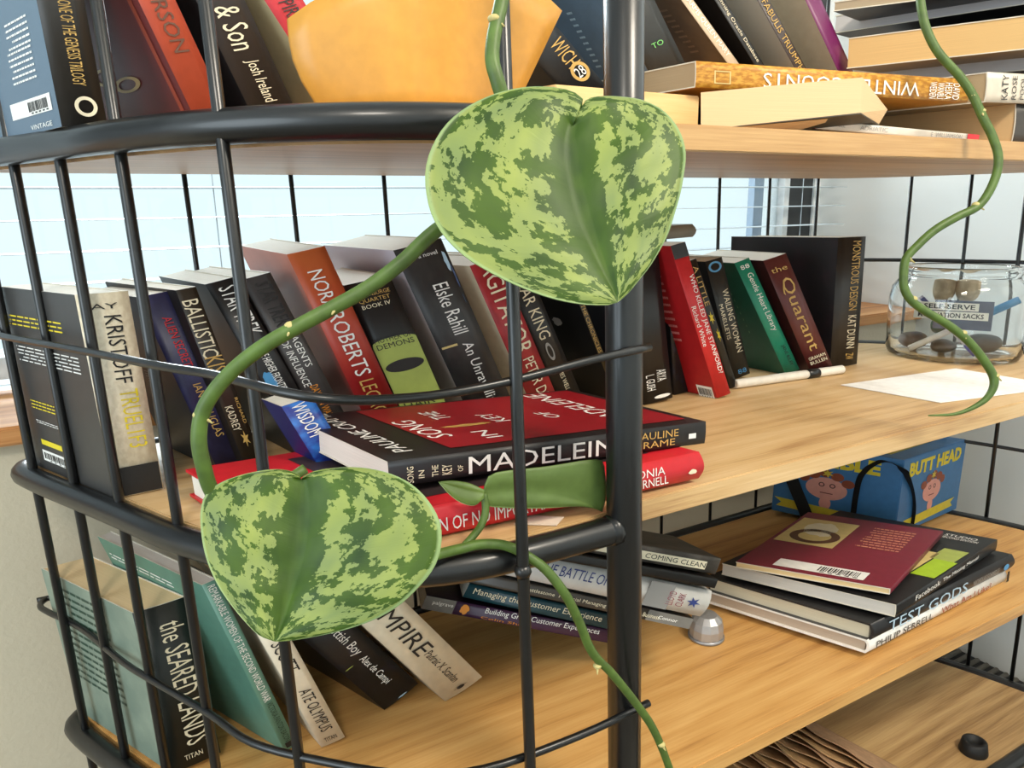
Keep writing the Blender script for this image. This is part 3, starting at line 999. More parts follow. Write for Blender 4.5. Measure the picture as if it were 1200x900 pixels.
        ('panel', 'spine', 'frame', 'straw', 'publisher_mark', 0.325, 0.822, 0.057, 0.11),
    ],
    'adriatic': [
        ('panel', 'spine', 'rect', 'red', 'red_band', 0.0, 1.0, 0.88, 1.0),
        ('panel', 'spine', 'rect', 'red', 'red_band', 0.0, 1.0, 0.0, 0.07),
        ('text', 'spine', 'd', 'ADRIATIC', 'grey', 0.318, 0.807, 0.521, 0.665),
        ('text', 'spine', 'd', 'E. WILLIAMSON', 'grey', 0.249, 0.803, 0.103, 0.283),
        ('text', 'spine', 'd', 'CHRONICLE', 'grey', 0.399, 0.944, 0.741, 0.863),
    ],
    'katy': [
        ('text', 'spine', 'x', 'KATY', 'ink', 0.093, 0.93, 0.869, 0.909),
        ('text', 'spine', 'x', 'ROSE', 'ink', 0.104, 0.918, 0.813, 0.843),
        ('text', 'spine', 'x', 'POOL', 'ink', 0.114, 0.903, 0.761, 0.787),
    ],
    'blue_small': [
        ('text', 'spine', 'd', 'WISDOM', 'white', 0.25, 0.72, 0.6, 0.98),
    ],
}

# the plant, outlines and stems traced from image pixels at chosen depths
LEAF_A_LEFT = [(-0.1272, -0.1125, 0.2936), (-0.1231, -0.1112, 0.2986), (-0.1185, -0.1094, 0.3049), (-0.1211, -0.1059, 0.3091), (-0.1268, -0.1021, 0.3114), (-0.1349, -0.0982, 0.3123), (-0.1456, -0.0941, 0.3119), (-0.1567, -0.0908, 0.3096), (-0.1659, -0.0889, 0.3064), (-0.1754, -0.0877, 0.3019), (-0.1843, -0.0876, 0.2961), (-0.1917, -0.0886, 0.2895), (-0.1977, -0.0907, 0.2821), (-0.2025, -0.0935, 0.2744), (-0.2059, -0.0974, 0.2659), (-0.2076, -0.1025, 0.2567), (-0.2079, -0.1076, 0.2485), (-0.2062, -0.1134, 0.2403), (-0.2025, -0.1196, 0.2330), (-0.1968, -0.1263, 0.2261), (-0.1889, -0.1333, 0.2200), (-0.1808, -0.1397, 0.2150), (-0.1707, -0.1468, 0.2100), (-0.1602, -0.1531, 0.2065), (-0.1491, -0.1587, 0.2046), (-0.1392, -0.1626, 0.2046), (-0.1352, -0.1634, 0.2057)]
LEAF_A_RIGHT = [(-0.1272, -0.1125, 0.2936), (-0.1225, -0.1112, 0.2990), (-0.1176, -0.1095, 0.3054), (-0.1110, -0.1111, 0.3072), (-0.1004, -0.1158, 0.3068), (-0.0903, -0.1211, 0.3049), (-0.0823, -0.1272, 0.3002), (-0.0779, -0.1333, 0.2929), (-0.0766, -0.1389, 0.2842), (-0.0781, -0.1436, 0.2752), (-0.0821, -0.1472, 0.2664), (-0.0874, -0.1511, 0.2564), (-0.0933, -0.1543, 0.2471), (-0.0995, -0.1574, 0.2379), (-0.1055, -0.1595, 0.2306), (-0.1141, -0.1616, 0.2218), (-0.1223, -0.1627, 0.2148), (-0.1296, -0.1635, 0.2090), (-0.1352, -0.1634, 0.2057)]
LEAF_A_RIB = [(-0.1272, -0.1125, 0.2936), (-0.1319, -0.1172, 0.2824), (-0.1357, -0.1315, 0.2564), (-0.1359, -0.1469, 0.2313), (-0.1349, -0.1588, 0.2132), (-0.1352, -0.1634, 0.2057)]
LEAF_B_LEFT = [(-0.2749, -0.0760, 0.1136), (-0.2756, -0.0740, 0.1160), (-0.2810, -0.0693, 0.1180), (-0.2888, -0.0642, 0.1179), (-0.2990, -0.0590, 0.1159), (-0.3081, -0.0549, 0.1130), (-0.3151, -0.0528, 0.1094), (-0.3197, -0.0526, 0.1050), (-0.3223, -0.0548, 0.0991), (-0.3235, -0.0583, 0.0925), (-0.3240, -0.0643, 0.0830), (-0.3229, -0.0712, 0.0736), (-0.3200, -0.0793, 0.0645), (-0.3158, -0.0873, 0.0567), (-0.3115, -0.0945, 0.0504), (-0.3069, -0.1011, 0.0453), (-0.3012, -0.1065, 0.0431)]
LEAF_B_RIGHT = [(-0.2749, -0.0760, 0.1136), (-0.2726, -0.0762, 0.1156), (-0.2675, -0.0782, 0.1176), (-0.2595, -0.0826, 0.1189), (-0.2478, -0.0898, 0.1193), (-0.2368, -0.0982, 0.1174), (-0.2282, -0.1063, 0.1136), (-0.2221, -0.1141, 0.1078), (-0.2184, -0.1216, 0.1002), (-0.2176, -0.1276, 0.0920), (-0.2205, -0.1321, 0.0827), (-0.2260, -0.1343, 0.0743), (-0.2347, -0.1341, 0.0662), (-0.2445, -0.1327, 0.0590), (-0.2561, -0.1292, 0.0532), (-0.2698, -0.1233, 0.0487), (-0.2832, -0.1166, 0.0456), (-0.2945, -0.1105, 0.0436), (-0.3012, -0.1065, 0.0431)]
LEAF_B_RIB = [(-0.2749, -0.0760, 0.1136), (-0.2764, -0.0809, 0.1046), (-0.2815, -0.0890, 0.0873), (-0.2892, -0.0966, 0.0687), (-0.2963, -0.1031, 0.0525), (-0.3012, -0.1065, 0.0431)]
LEAF_C_UPPER = [(-0.1195, 0.0220, 0.0391), (-0.1163, 0.0218, 0.0496), (-0.1069, 0.0213, 0.0542), (-0.0642, 0.0190, 0.0515), (-0.0160, 0.0166, 0.0490), (-0.0091, 0.0163, 0.0373), (-0.0071, 0.0162, 0.0156), (-0.0103, 0.0164, 0.0008)]
LEAF_C_LOWER = [(-0.1195, 0.0220, 0.0377), (-0.1177, 0.0219, 0.0289), (-0.0951, 0.0206, 0.0221), (-0.0692, 0.0193, 0.0168), (-0.0356, 0.0176, 0.0114), (-0.0189, 0.0168, 0.0057), (-0.0103, 0.0164, 0.0008)]
LEAF_C_RIB = [(-0.1195, 0.0220, 0.0391), (-0.0948, 0.0206, 0.0371), (-0.0565, 0.0186, 0.0268), (-0.0239, 0.0170, 0.0113), (-0.0103, 0.0164, 0.0008)]
LOBE_UPPER = [(-0.1187, 0.0220, 0.0417), (-0.1285, 0.0268, 0.0477), (-0.1419, 0.0286, 0.0519), (-0.1536, 0.0274, 0.0533)]
LOBE_LOWER = [(-0.1219, 0.0160, 0.0375), (-0.1323, 0.0112, 0.0360), (-0.1423, 0.0136, 0.0400), (-0.1490, 0.0196, 0.0462), (-0.1536, 0.0274, 0.0533)]
LOBE_RIB = [(-0.1200, 0.0196, 0.0400), (-0.1313, 0.0214, 0.0439), (-0.1439, 0.0244, 0.0489), (-0.1536, 0.0274, 0.0533)]
VINE_MAIN = [(-0.1370, -0.0596, 0.3812), (-0.1421, -0.0643, 0.3624), (-0.1502, -0.0697, 0.3433), (-0.1549, -0.0757, 0.3290), (-0.1539, -0.0793, 0.3178), (-0.1500, -0.0803, 0.3049), (-0.1466, -0.0830, 0.2848), (-0.1586, -0.0825, 0.2623), (-0.1803, -0.0836, 0.2490), (-0.1978, -0.0827, 0.2382), (-0.2153, -0.0827, 0.2243), (-0.2333, -0.0785, 0.2118), (-0.2486, -0.0746, 0.2037), (-0.2682, -0.0710, 0.1943), (-0.2851, -0.0665, 0.1852), (-0.2999, -0.0613, 0.1740), (-0.3110, -0.0584, 0.1623), (-0.3172, -0.0557, 0.1513), (-0.3202, -0.0553, 0.1380), (-0.3196, -0.0548, 0.1238), (-0.3165, -0.0518, 0.1069), (-0.3072, -0.0516, 0.0875), (-0.2828, -0.0430, 0.0609), (-0.2400, -0.0281, 0.0300), (-0.1990, -0.0083, 0.0137), (-0.1696, -0.0020, 0.0110), (-0.1489, 0.0020, 0.0087), (-0.1344, 0.0000, 0.0093), (-0.1211, -0.0060, 0.0084), (-0.1115, -0.0108, 0.0045), (-0.1023, -0.0175, -0.0019), (-0.0920, -0.0250, -0.0118), (-0.0799, -0.0320, -0.0317), (-0.0674, -0.0320, -0.0579), (-0.0576, -0.0320, -0.0833), (-0.0492, -0.0320, -0.0976), (-0.0355, -0.0320, -0.1149), (-0.0120, -0.0320, -0.1492), (0.0090, -0.0300, -0.1822), (0.0225, -0.0300, -0.2111), (0.0368, -0.0300, -0.2487)]
VINE_PETIOLE = [(-0.1188, 0.0220, 0.0389), (-0.1197, 0.0180, 0.0265), (-0.1257, 0.0140, 0.0175), (-0.1368, 0.0080, 0.0121), (-0.1464, 0.0060, 0.0064)]
VINE_RIGHT = [(0.4225, 0.0691, 0.4799), (0.4218, 0.0648, 0.4627), (0.4210, 0.0605, 0.4455), (0.4228, 0.0536, 0.4239), (0.4305, 0.0429, 0.4006), (0.4466, 0.0273, 0.3762), (0.4557, 0.0171, 0.3570), (0.4620, 0.0075, 0.3346), (0.4679, -0.0011, 0.3155), (0.4705, -0.0084, 0.2939), (0.4636, -0.0109, 0.2709), (0.4473, -0.0084, 0.2471), (0.4240, 0.0011, 0.2347), (0.4031, 0.0093, 0.2222), (0.3856, 0.0148, 0.2070), (0.3739, 0.0178, 0.1944), (0.3697, 0.0162, 0.1798), (0.3684, 0.0127, 0.1644), (0.3730, 0.0068, 0.1522), (0.3846, -0.0027, 0.1408), (0.4022, -0.0161, 0.1276), (0.4191, -0.0303, 0.1100), (0.4317, -0.0432, 0.0883), (0.4371, -0.0509, 0.0710), (0.4314, -0.0517, 0.0564), (0.4183, -0.0475, 0.0455), (0.3979, -0.0384, 0.0373), (0.3731, -0.0250, 0.0361)]
NODES_MAIN = [(-0.1492, -0.0681, 0.3514), (-0.2485, -0.0745, 0.2041), (-0.3184, -0.0551, 0.1509), (-0.2719, -0.0701, 0.1945)]
NODES_RIGHT = [(0.4557, 0.0171, 0.3570), (0.4613, 0.0097, 0.3414), (0.4442, -0.0066, 0.2472), (0.3748, 0.0176, 0.1952), (0.3748, 0.0063, 0.1539), (0.4149, -0.0256, 0.1187), (0.4385, -0.0505, 0.0752)]
NODES_LOW = [(-0.0491, -0.0320, -0.1038), (0.0206, -0.0320, -0.2063)]


def make_book(key, label, spine, back=None, front=None, hard=False, page=(240, 234, 220), group=None, cat='book', name='book', bulge=None, page_dark=0.82):
    O, T, W, H = (V(q) for q in BOOKS[key])
    lt, lw, lh = T.length, W.length, H.length
    root = empty(name, O, label, cat, group)
    th = 0.0026 if hard else 0.0011
    et, ew = th / lt, th / lw
    if et > 0.2:
        et = 0.2
    bl = bulge if bulge is not None else (0.22 * lt / lw if hard else 0.035 * lt / lw)
    P = lambda t, w, h: O + T * t + W * w + H * h
    n_arc = 8 if hard else 4
    sec = [(0.0, 1.0), (0.0, 0.0)]
    sec += [(k / n_arc, -bl * math.sin(math.pi * k / n_arc)) for k in range(1, n_arc)]
    sec += [(1.0, 0.0), (1.0, 1.0), (1 - et, 1.0), (1 - et, ew)]
    sec += [(1 - k / n_arc, ew - bl * 0.8 * math.sin(math.pi * k / n_arc)) for k in range(1, n_arc) if et < 1 - k / n_arc < 1 - et]
    sec += [(et, ew), (et, 1.0)]
    bm = bmesh.new()
    uv = bm.loops.layers.uv.new('UVMap')
    lo = [bm.verts.new(P(t, w, 0)) for t, w in sec]
    hi = [bm.verts.new(P(t, w, 1)) for t, w in sec]
    prm = {}
    for vlist, h in ((lo, 0.0), (hi, 1.0)):
        for v, (t, w) in zip(vlist, sec):
            prm[v] = (t, w, h)
    n = len(sec)
    fs = []
    for i in range(n):
        j = (i + 1) % n
        f = bm.faces.new((lo[i], lo[j], hi[j], hi[i]))
        (t0, w0), (t1, w1) = sec[i], sec[j]
        if i == 0:
            f.material_index = 1
        elif i == n_arc + 1:
            f.material_index = 2
        elif 1 <= i <= n_arc:
            f.material_index = 0
            f.smooth = True
        else:
            f.material_index = 3
        fs.append(f)
    fl = bm.faces.new(lo[::-1])
    fh = bm.faces.new(hi)
    fl.material_index = fh.material_index = 3
    for f in bm.faces:
        for l in f.loops:
            t, w, h = prm[l.vert]
            l[uv].uv = (t * lt * 8 if f.material_index == 0 else w, h)
    fix_normals(bm)
    sm = spine if not isinstance(spine, (tuple, str)) else plain(spine, 0.42)
    bmat = sm if back is None else (plain(back, 0.42) if isinstance(back, (tuple, str)) else back)
    fm = bmat if front is None else (plain(front, 0.42) if isinstance(front, (tuple, str)) else front)
    cover = link('cover', bm, [sm, bmat, fm, plain((214, 206, 190), 0.7) if not hard else sm], root)
    # pages
    ih = (0.003 if hard else 0.0009) / lh
    iw = (0.0035 if hard else 0.0008) / lw
    bm = bmesh.new()
    uv = bm.loops.layers.uv.new('UVMap')
    vs = {}
    for a in (et, 1 - et):
        for b in (ew * 1.05, 1 - iw):
            for c in (ih, 1 - ih):
                vs[(a, b, c)] = bm.verts.new(P(a, b, c))
    t0, t1, w0, w1, h0, h1 = et, 1 - et, ew * 1.05, 1 - iw, ih, 1 - ih
    for q, kind in ((((t0, w0, h0), (t1, w0, h0), (t1, w1, h0), (t0, w1, h0)), 'e'), (((t0, w0, h1), (t1, w0, h1), (t1, w1, h1), (t0, w1, h1)), 'e'),
                    (((t0, w1, h0), (t1, w1, h0), (t1, w1, h1), (t0, w1, h1)), 'f'), (((t0, w0, h0), (t1, w0, h0), (t1, w0, h1), (t0, w0, h1)), 'f'),
                    (((t0, w0, h0), (t0, w1, h0), (t0, w1, h1), (t0, w0, h1)), 's'), (((t1, w0, h0), (t1, w1, h0), (t1, w1, h1), (t1, w0, h1)), 's')):
        f = bm.faces.new([vs[c] for c in q])
        for l, c in zip(f.loops, q):
            l[uv].uv = (c[0] * lt * 26, c[1] if kind == 'e' else c[2])
    fix_normals(bm)
    link('page_block', bm, paper(page, page_dark), root)
    # printing
    mid = O + T * 0.5 + W * 0.5 + H * 0.5

    def mk(o, u, v):
        nn = V(u).cross(V(v)).normalized()
        c = V(o) + V(u) * 0.5 + V(v) * 0.5
        if nn.dot(c - mid) < 0:
            nn = -nn
        return Face(o, u, v, nn)
    FC = dict(spine=mk(O, T, H), back=mk(O, W, H), front=mk(O + T, W, H))
    for d in PRINT.get(key, []):
        kind, face = d[0], d[1]
        F = FC[face]
        lift = 0.0005
        a, b = d[-4:-2], d[-2:]
        if face == 'spine':
            # lettering sits on the bulge of the spine
            lift += bl * lw * math.sin(math.pi * min(max((a[0] + a[1]) / 2, 0.0), 1.0)) * 1.0
        if kind == 'text':
            nm = 'author_name' if False else 'title_lettering'
            text_on(cover, F, d[2], d[3], d[4], *d[-4:], name=nm, lift=lift + 0.0003, flip_x=(face == 'back'), bold=0.0)
        elif kind == 'panel':
            panel_on(cover, F, d[2], 'grey' if d[3] == 'WAR' else d[3], d[4], *d[-4:], mat=None if d[3] != 'WAR' else mottle((28, 28, 30), (186, 184, 180), 1200, lo=.46, hi=.56), lift=lift if d[2] not in ('disc', 'ring', 'blob') else lift + 0.0002)
        elif kind == 'lines':
            lines_on(cover, F, d[2], d[3], *d[-4:])
        elif kind == 'barcode':
            barcode_on(cover, F, *d[-4:])
    return root


# ---------------------------------------------------------------- the room
M_WALL = wall_paint((196, 186, 164))
M_WHITE = wall_paint((226, 228, 226), 0.05)
M_BLACK = plain((12, 12, 13), 0.38, 0.0, 0.2, 0.3)
M_OAK = wood('sill_oak', (206, 150, 92), (176, 116, 62), (130, 78, 40), grain=0.7)


def struct(name, bm, m):
    fix_normals(bm)
    return tag(link(name, bm, m), kind='structure')


bm = bmesh.new()
box(bm, (-2.4, 0.52, -0.75), (1.30, 0.86, 0.004))
struct('wall_back', bm, M_WALL)
bm = bmesh.new()
box(bm, (1.20, -2.2, -0.75), (1.30, 0.52, 1.5))
box(bm, (1.20, 0.52, 0.004), (1.30, 0.86, 1.5))
struct('wall_right', bm, M_WHITE)
bm = bmesh.new()
box(bm, (-2.4, -2.3, -0.75), (1.30, -2.2, 1.5))
struct('wall_front', bm, M_WHITE)
bm = bmesh.new()
box(bm, (-2.4, -2.3, 1.5), (1.30, 0.86, 1.6))
struct('ceiling', bm, M_WHITE)
bm = bmesh.new()
box(bm, (-2.4, -2.2, -0.80), (1.30, 0.52, -0.75))
struct('floor', bm, plain((120, 112, 100), 0.6))
bm = bmesh.new()
box(bm, (-2.4, 0.500, 0.004), (1.20, 0.72, 0.026))
bmesh.ops.bevel(bm, geom=[e for e in bm.edges], offset=0.003, segments=2, affect='EDGES')
struct('trim_1', bm, M_OAK)

# window: white frame, one dark and one grey upright, glass
win = bpy.data.objects.new('window_1', None)
COL.objects.link(win)
win.location = (-0.6, 0.80, 0.03)
tag(win, kind='structure')
bm = bmesh.new()
box(bm, (-2.4, 0.785, 0.026), (1.20, 0.825, 0.060))
box(bm, (1.178, 0.785, 0.06), (1.20, 0.825, 1.2))
box(bm, (1.075, 0.785, 0.06), (1.092, 0.825, 1.2))
fix_normals(bm)
link('window_frame', bm, plain((226, 228, 228), 0.4), win)
bm = bmesh.new()
box(bm, (1.092, 0.79, 0.06), (1.178, 0.82, 1.2))
fix_normals(bm)
link('dark_upright', bm, plain((52, 54, 56), 0.5), win)
bm = bmesh.new()
box(bm, (1.035, 0.84, 0.03), (1.066, 0.86, 1.2))
fix_normals(bm)
link('grey_upright', bm, plain((112, 128, 146), 0.5), win)
bm = bmesh.new()
box(bm, (-2.4, 0.803, 0.06), (1.075, 0.807, 1.2))
fix_normals(bm)
link('window_pane', bm, pane_glass('window_glass'), win)

# venetian blind in the window
blind = empty('venetian_blind', (-0.6, 0.70, 0.6), 'white venetian blind with open slats hanging in the window behind the shelves', 'blind')
M_SLAT = plain((176, 186, 192), 0.5)
for k in range(13):
    z = 0.0405 + 0.0414 * k
    bm = bmesh.new()
    n = 6
    pts = [(-0.019 + 0.038 * i / n, 0.0015 * math.sin(math.pi * i / n)) for i in range(n + 1)]
    sec = [V(-2.3, 0.70 + y, z + dz) for y, dz in pts] + [V(-2.3, 0.70 + y, z + dz - 0.0009) for y, dz in reversed(pts)]
    prism(bm, sec, (3.46, 0, 0))
    fix_normals(bm)
    link('slat', bm, M_SLAT, blind)
for x in (-0.20, 1.035):
    bm = bmesh.new()
    tube(bm, [(x, 0.70, 0.03), (x, 0.70, 0.58)], 0.0008, 6)
    link('ladder_cord', bm, M_SLAT, blind)

# ribbed mat beyond the end of the rack
mat_o = empty('ribbed_mat', (1.1, 0.2, -0.75), 'black ribbed rubber mat lying between the rack end and the right wall', 'mat')
bm = bmesh.new()
box(bm, (1.045, -0.10, -0.7495), (1.195, 0.34, -0.715))
fix_normals(bm)
link('mat_base', bm, plain((26, 26, 27), 0.6), mat_o)
bm = bmesh.new()
for k in range(22):
    y = -0.09 + k * 0.0195
    tube(bm, [(1.05, y, -0.714), (1.19, y, -0.714)], 0.0052, 8)
link('ribs', bm, plain((96, 92, 84), 0.6), mat_o)

# ---------------------------------------------------------------- the rack
LEAN = V(-0.017, 0.009, 0.0)
PLAN = [(0.0, 0.0), (-0.07, 0.0), (-0.135, 0.004), (-0.185, 0.020), (-0.235, 0.052), (-0.277, 0.094), (-0.308, 0.140), (-0.336, 0.187), (-0.365, 0.248), (-0.394, 0.307),  # outline taken from image pixels, with the same sideways camera stretch as the books
        (-0.424, 0.366), (-0.447, 0.415), (-0.452, 0.436), (-0.440, 0.450), (-0.410, 0.452), (-0.2, 0.452), (0.2, 0.452), (0.60, 0.452), (0.76, 0.450), (0.83, 0.430), (0.89, 0.375),
        (0.935, 0.305), (0.965, 0.245), (0.99, 0.18), (1.01, 0.11), (1.02, 0.05), (1.015, 0.0)]
rack = empty('shelving_rack', (0.3, 0.2, -0.75), 'black metal rack of rounded wire cage with wooden shelves full of books', 'shelf rack')
Z_TOP = {'top': 0.3155, 'middle': 0.0, 'low': -0.3088, 'bottom': -0.615}


def plan_at(z, pts=PLAN):
    return [V(x, y, 0) + LEAN * z + V(0, 0, z) for x, y in pts]


SHELF_WOOD = {
    'top': wood('shelf_wood_top', (200, 160, 108), (180, 138, 88), (150, 110, 68), (0.3, 2.0, 0.0)),
    'middle': wood('shelf_wood_middle', (214, 182, 136), (200, 164, 114), (164, 124, 80), (1.3, 0.4, 3.0)),
    'low': wood('shelf_wood_low', (214, 168, 104), (198, 148, 84), (158, 108, 56), (4.1, 1.7, 0.6)),
    'bottom': wood('shelf_wood_bottom', (206, 172, 120), (178, 142, 94), (136, 102, 62), (7.7, 3.1, 1.6), grain=0.8)}
for nm, zt in Z_TOP.items():
    bm = bmesh.new()
    tube(bm, catmull(plan_at(zt - 0.0085), 4), 0.0118, 12)
    link('shelf_rail', bm, M_BLACK, rack)
    # board: inset outline, straight front edge
    P2 = [V(p) for p in catmull([(x, y, 0) for x, y in PLAN], 3)]
    ins = []
    for i in range(len(P2)):
        t = (P2[min(i + 1, len(P2) - 1)] - P2[max(i - 1, 0)]).normalized()
        nrm = V(t.y, -t.x, 0)
        ins.append(P2[i] + nrm * 0.0128)
    poly = [V(1.0, 0.021, 0)] + [V(0.016, 0.021, 0), V(0.0, 0.016, 0)] + [p for p in ins if p.x < -0.012 or p.y > 0.06]
    poly = [p + LEAN * zt + V(0, 0, zt - 0.021) for p in poly]
    bm = bmesh.new()
    prism(bm, poly, (0, 0, 0.021))
    fix_normals(bm)
    eds = [e for e in bm.edges if e.calc_face_angle(0) > 1.2]
    bmesh.ops.bevel(bm, geom=eds, offset=0.0012, segments=2, affect='EDGES')
    link('shelf_board', bm, SHELF_WOOD[nm], rack)
for x in (0.0, 1.018):
    bm = bmesh.new()
    tube(bm, [V(x, 0, z) + LEAN * z for z in (-0.75, 0.85)], 0.0147, 20)
    for zt in Z_TOP.values():
        # weld seam where the rail meets the post
        c = V(x - 0.0125 if x < 0.5 else x + 0.0125, 0, zt - 0.0085) + LEAN * zt
        tube(bm, [c + V(0.004, 0, 0), c, c - V(0.005, 0, 0)], 0.012, 12, radii=[0.0138, 0.0134, 0.0119])
    link('post', bm, M_BLACK, rack)
UP = [(-0.441, 0.406, .0044), (-0.403, 0.334, .0044), (-0.366, 0.258, .0044), (-0.325, 0.178, .0044), (-0.268, 0.078, .0044), (-0.1112, -0.0235, .0046)]
UP += [(x, 0.463, .0028) for x in (-0.374, -0.255, -0.138, -0.022, 0.094, 0.210, 0.326, 0.440, 0.555, 0.672, 0.795)]
UP += [(0.918, 0.366, .0030), (0.962, 0.287, .0030), (0.995, 0.215, .0034), (1.012, 0.146, .0034), (1.03, 0.07, .0034)]
for x, y, r in UP:
    bm = bmesh.new()
    tube(bm, [V(x, y, z) + LEAN * z for z in (-0.75, 0.85)], r, 10)
    for zt in Z_TOP.values():
        # weld bead where the wire meets the rail
        c = V(x, y, zt - 0.008) + LEAN * zt
        tube(bm, [c + V(0, 0, -0.005), c, c + V(0, 0, 0.005)], r, 8, radii=[r * 1.05, r * 1.5, r * 1.05])
    link('upright_wire', bm, M_BLACK, rack)
BOW = [(0.014, -0.014, .1445), (-0.042, -0.020, .1425), (-0.114, -0.021, .1355), (-0.166, -0.020, .133), (-0.207, -0.019, .135), (-0.237, -0.014, .1385), (-0.262, 0.005, .1425),
       (-0.280, 0.040, .1445), (-0.297, 0.082, .1445), (-0.322, 0.127, .1445), (-0.375, 0.237, .1445), (-0.446, 0.38, .1445), (-0.470, 0.440, .1445), (-0.468, 0.466, .1445), (-0.445, 0.470, .1445)]
BACK = [(-0.2, 0.469), (0.2, 0.469), (0.6, 0.469), (0.76, 0.469), (0.84, 0.445), (0.91, 0.378), (0.952, 0.312), (0.985, 0.243), (1.010, 0.17), (1.03, 0.09), (1.035, 0.0)]
LOWB = [(0.016, -0.014, -.175), (-0.06, -0.017, -.175), (-0.145, -0.010, -.175), (-0.20, 0.016, -.175), (-0.25, 0.060, -.175), (-0.297, 0.112, -.175), (-0.323, 0.168, -.175), (-0.352, 0.224, -.175),
        (-0.386, 0.291, -.175), (-0.424, 0.384, -.175), (-0.456, 0.440, -.175), (-0.466, 0.462, -.175), (-0.462, 0.476, -.175), (-0.447, 0.478, -.175)]
for pth, z in ((BOW, 0.150), (LOWB, -0.175)):
    bm = bmesh.new()
    pts = [V(x, y, zz) + V(LEAN.x, LEAN.y, 0) * zz for x, y, zz in pth] + [V(x, y, z) + LEAN * z for x, y in BACK]
    tube(bm, catmull(pts, 5), 0.0033, 10)
    link('bow_wire', bm, M_BLACK, rack)
bm = bmesh.new()
tube(bm, [(0.02, 0.004, -0.572), (1.02, 0.004, -0.572)], 0.0118, 12)
link('front_rail', bm, M_BLACK, rack)

# ---------------------------------------------------------------- books
G1, G2, G3 = 'books on the top shelf', 'books in the row on the middle shelf', 'books on the low shelf'
GS1, GS2, GS3 = 'books stacked at the right of the top shelf', 'books stacked at the front of the middle shelf', 'books stacked at the right of the low shelf'
GS4 = 'books stacked behind the post on the low shelf'

# middle shelf row
make_book('kristoff', 'thick paperback with cream spine and dark back with yellow print, leftmost on middle shelf', mottle((226, 212, 184), (240, 228, 202), 30), (56, 55, 54), group=G2)
make_book('alien', 'navy paperback with red ALIEN SECRETS spine right of the cream-spined book', mottle((30, 30, 66), (44, 44, 84), 8), (14, 16, 34), group=G2)
make_book('ballistic', 'dark brown book with gold BALLISTIC KISS spine leaning left', (44, 36, 28), (26, 22, 20), group=G2)
make_book('frontier', 'black paperback lettered The Higher Frontier with pale blue art', (26, 25, 27), (12, 11, 12), group=G2)
make_book('agents', 'grey paperback lettered Agents of Influence beside the orange-red book', (70, 66, 66), (48, 44, 44), group=G2)
make_book('nora', 'large orange to red book lettered LEGACY with big white author name', print_ramp([(0.0, (150, 34, 30)), (0.35, (150, 30, 32)), (0.62, (182, 60, 36)), (1.0, (194, 96, 50))]), print_ramp([(0.0, (110, 22, 20)), (0.5, (120, 30, 22)), (1.0, (190, 104, 74))]), group=G2)
make_book('mother', 'black and olive green paperback with black oval and the word HAIR', (30, 28, 28), (30, 28, 28), group=G2)
make_book('elske', 'large charcoal book lettered An Unravelling with pale lilac back cover', mottle((46, 44, 44), (58, 56, 55), 6), print_ramp([(0.0, (196, 184, 170)), (0.6, (202, 186, 178)), (1.0, (196, 190, 204))], 0.5, 0.05), group=G2)
make_book('citator', 'red book with big cream capitals left of the black LEAR KING book', mottle((150, 34, 40), (172, 44, 48), 8), (196, 184, 156), group=G2)
make_book('lear', 'black book lettered LEAR KING with round emblem on its spine', mottle((26, 24, 24), (52, 44, 38), 30, lo=.55, hi=.75), (10, 9, 10), group=G2)
make_book('gold', 'thin black book with gold lettered narrow spine left of the post', (70, 58, 36), (10, 9, 10), (40, 40, 42), group=G2)
make_book('arya', 'black book with small white lettering just right of the post', (22, 21, 22), (20, 20, 24), group=G2)
make_book('navy', 'dark blue patterned book half hidden left of the bright red book', mottle((18, 18, 26), (40, 50, 84), 9, lo=.5, hi=.75), (16, 16, 20), group=G2)
make_book('jane', 'bright red book with black spine top and text-covered dark red back', (206, 40, 44), (164, 24, 30), group=G2)
make_book('little', 'thin black book lettered A LITTLE with gold flowers', (28, 28, 26), (16, 16, 16), group=G2)
make_book('wailing', 'black paperback WAILING WOMAN with blue ring at the spine top', (40, 38, 34), (34, 34, 36), group=G2)
make_book('green', 'teal green book with white script spine between black and maroon books', (34, 142, 112), (10, 76, 56), group=G2)
make_book('quarant', 'maroon book with gold script Quarant spine', (96, 40, 38), (50, 12, 12), group=G2)
make_book('monstrous', 'wide black book MONSTROUS DESIGN standing upright at row end', (36, 31, 28), mottle((24, 18, 20), (48, 24, 32), 4, lo=.5, hi=.8), group=G2)
make_book('topbook', 'closed beige notebook lying flat on top of the row behind the big leaf', (150, 140, 124), (140, 132, 118), page=(170, 160, 144), group=G2, cat='notebook', name='notebook', bulge=0.05)
make_book('blue_small', 'small bright blue book lettered WISDOM behind the black and red paperback', mottle((24, 44, 130), (40, 110, 190), 6), (14, 26, 92), group=G2)
# middle shelf stack
make_book('purnell', 'red hardback A WOMAN OF NO IMPORTANCE lying under the black and red paperback', (206, 32, 42), (200, 30, 40), (206, 34, 44), hard=True, group=GS2)
make_book('madeleine', 'black and red paperback lying flat on the red hardback', (28, 23, 23), (24, 20, 20), (30, 22, 22), page=(224, 216, 204), group=GS2)

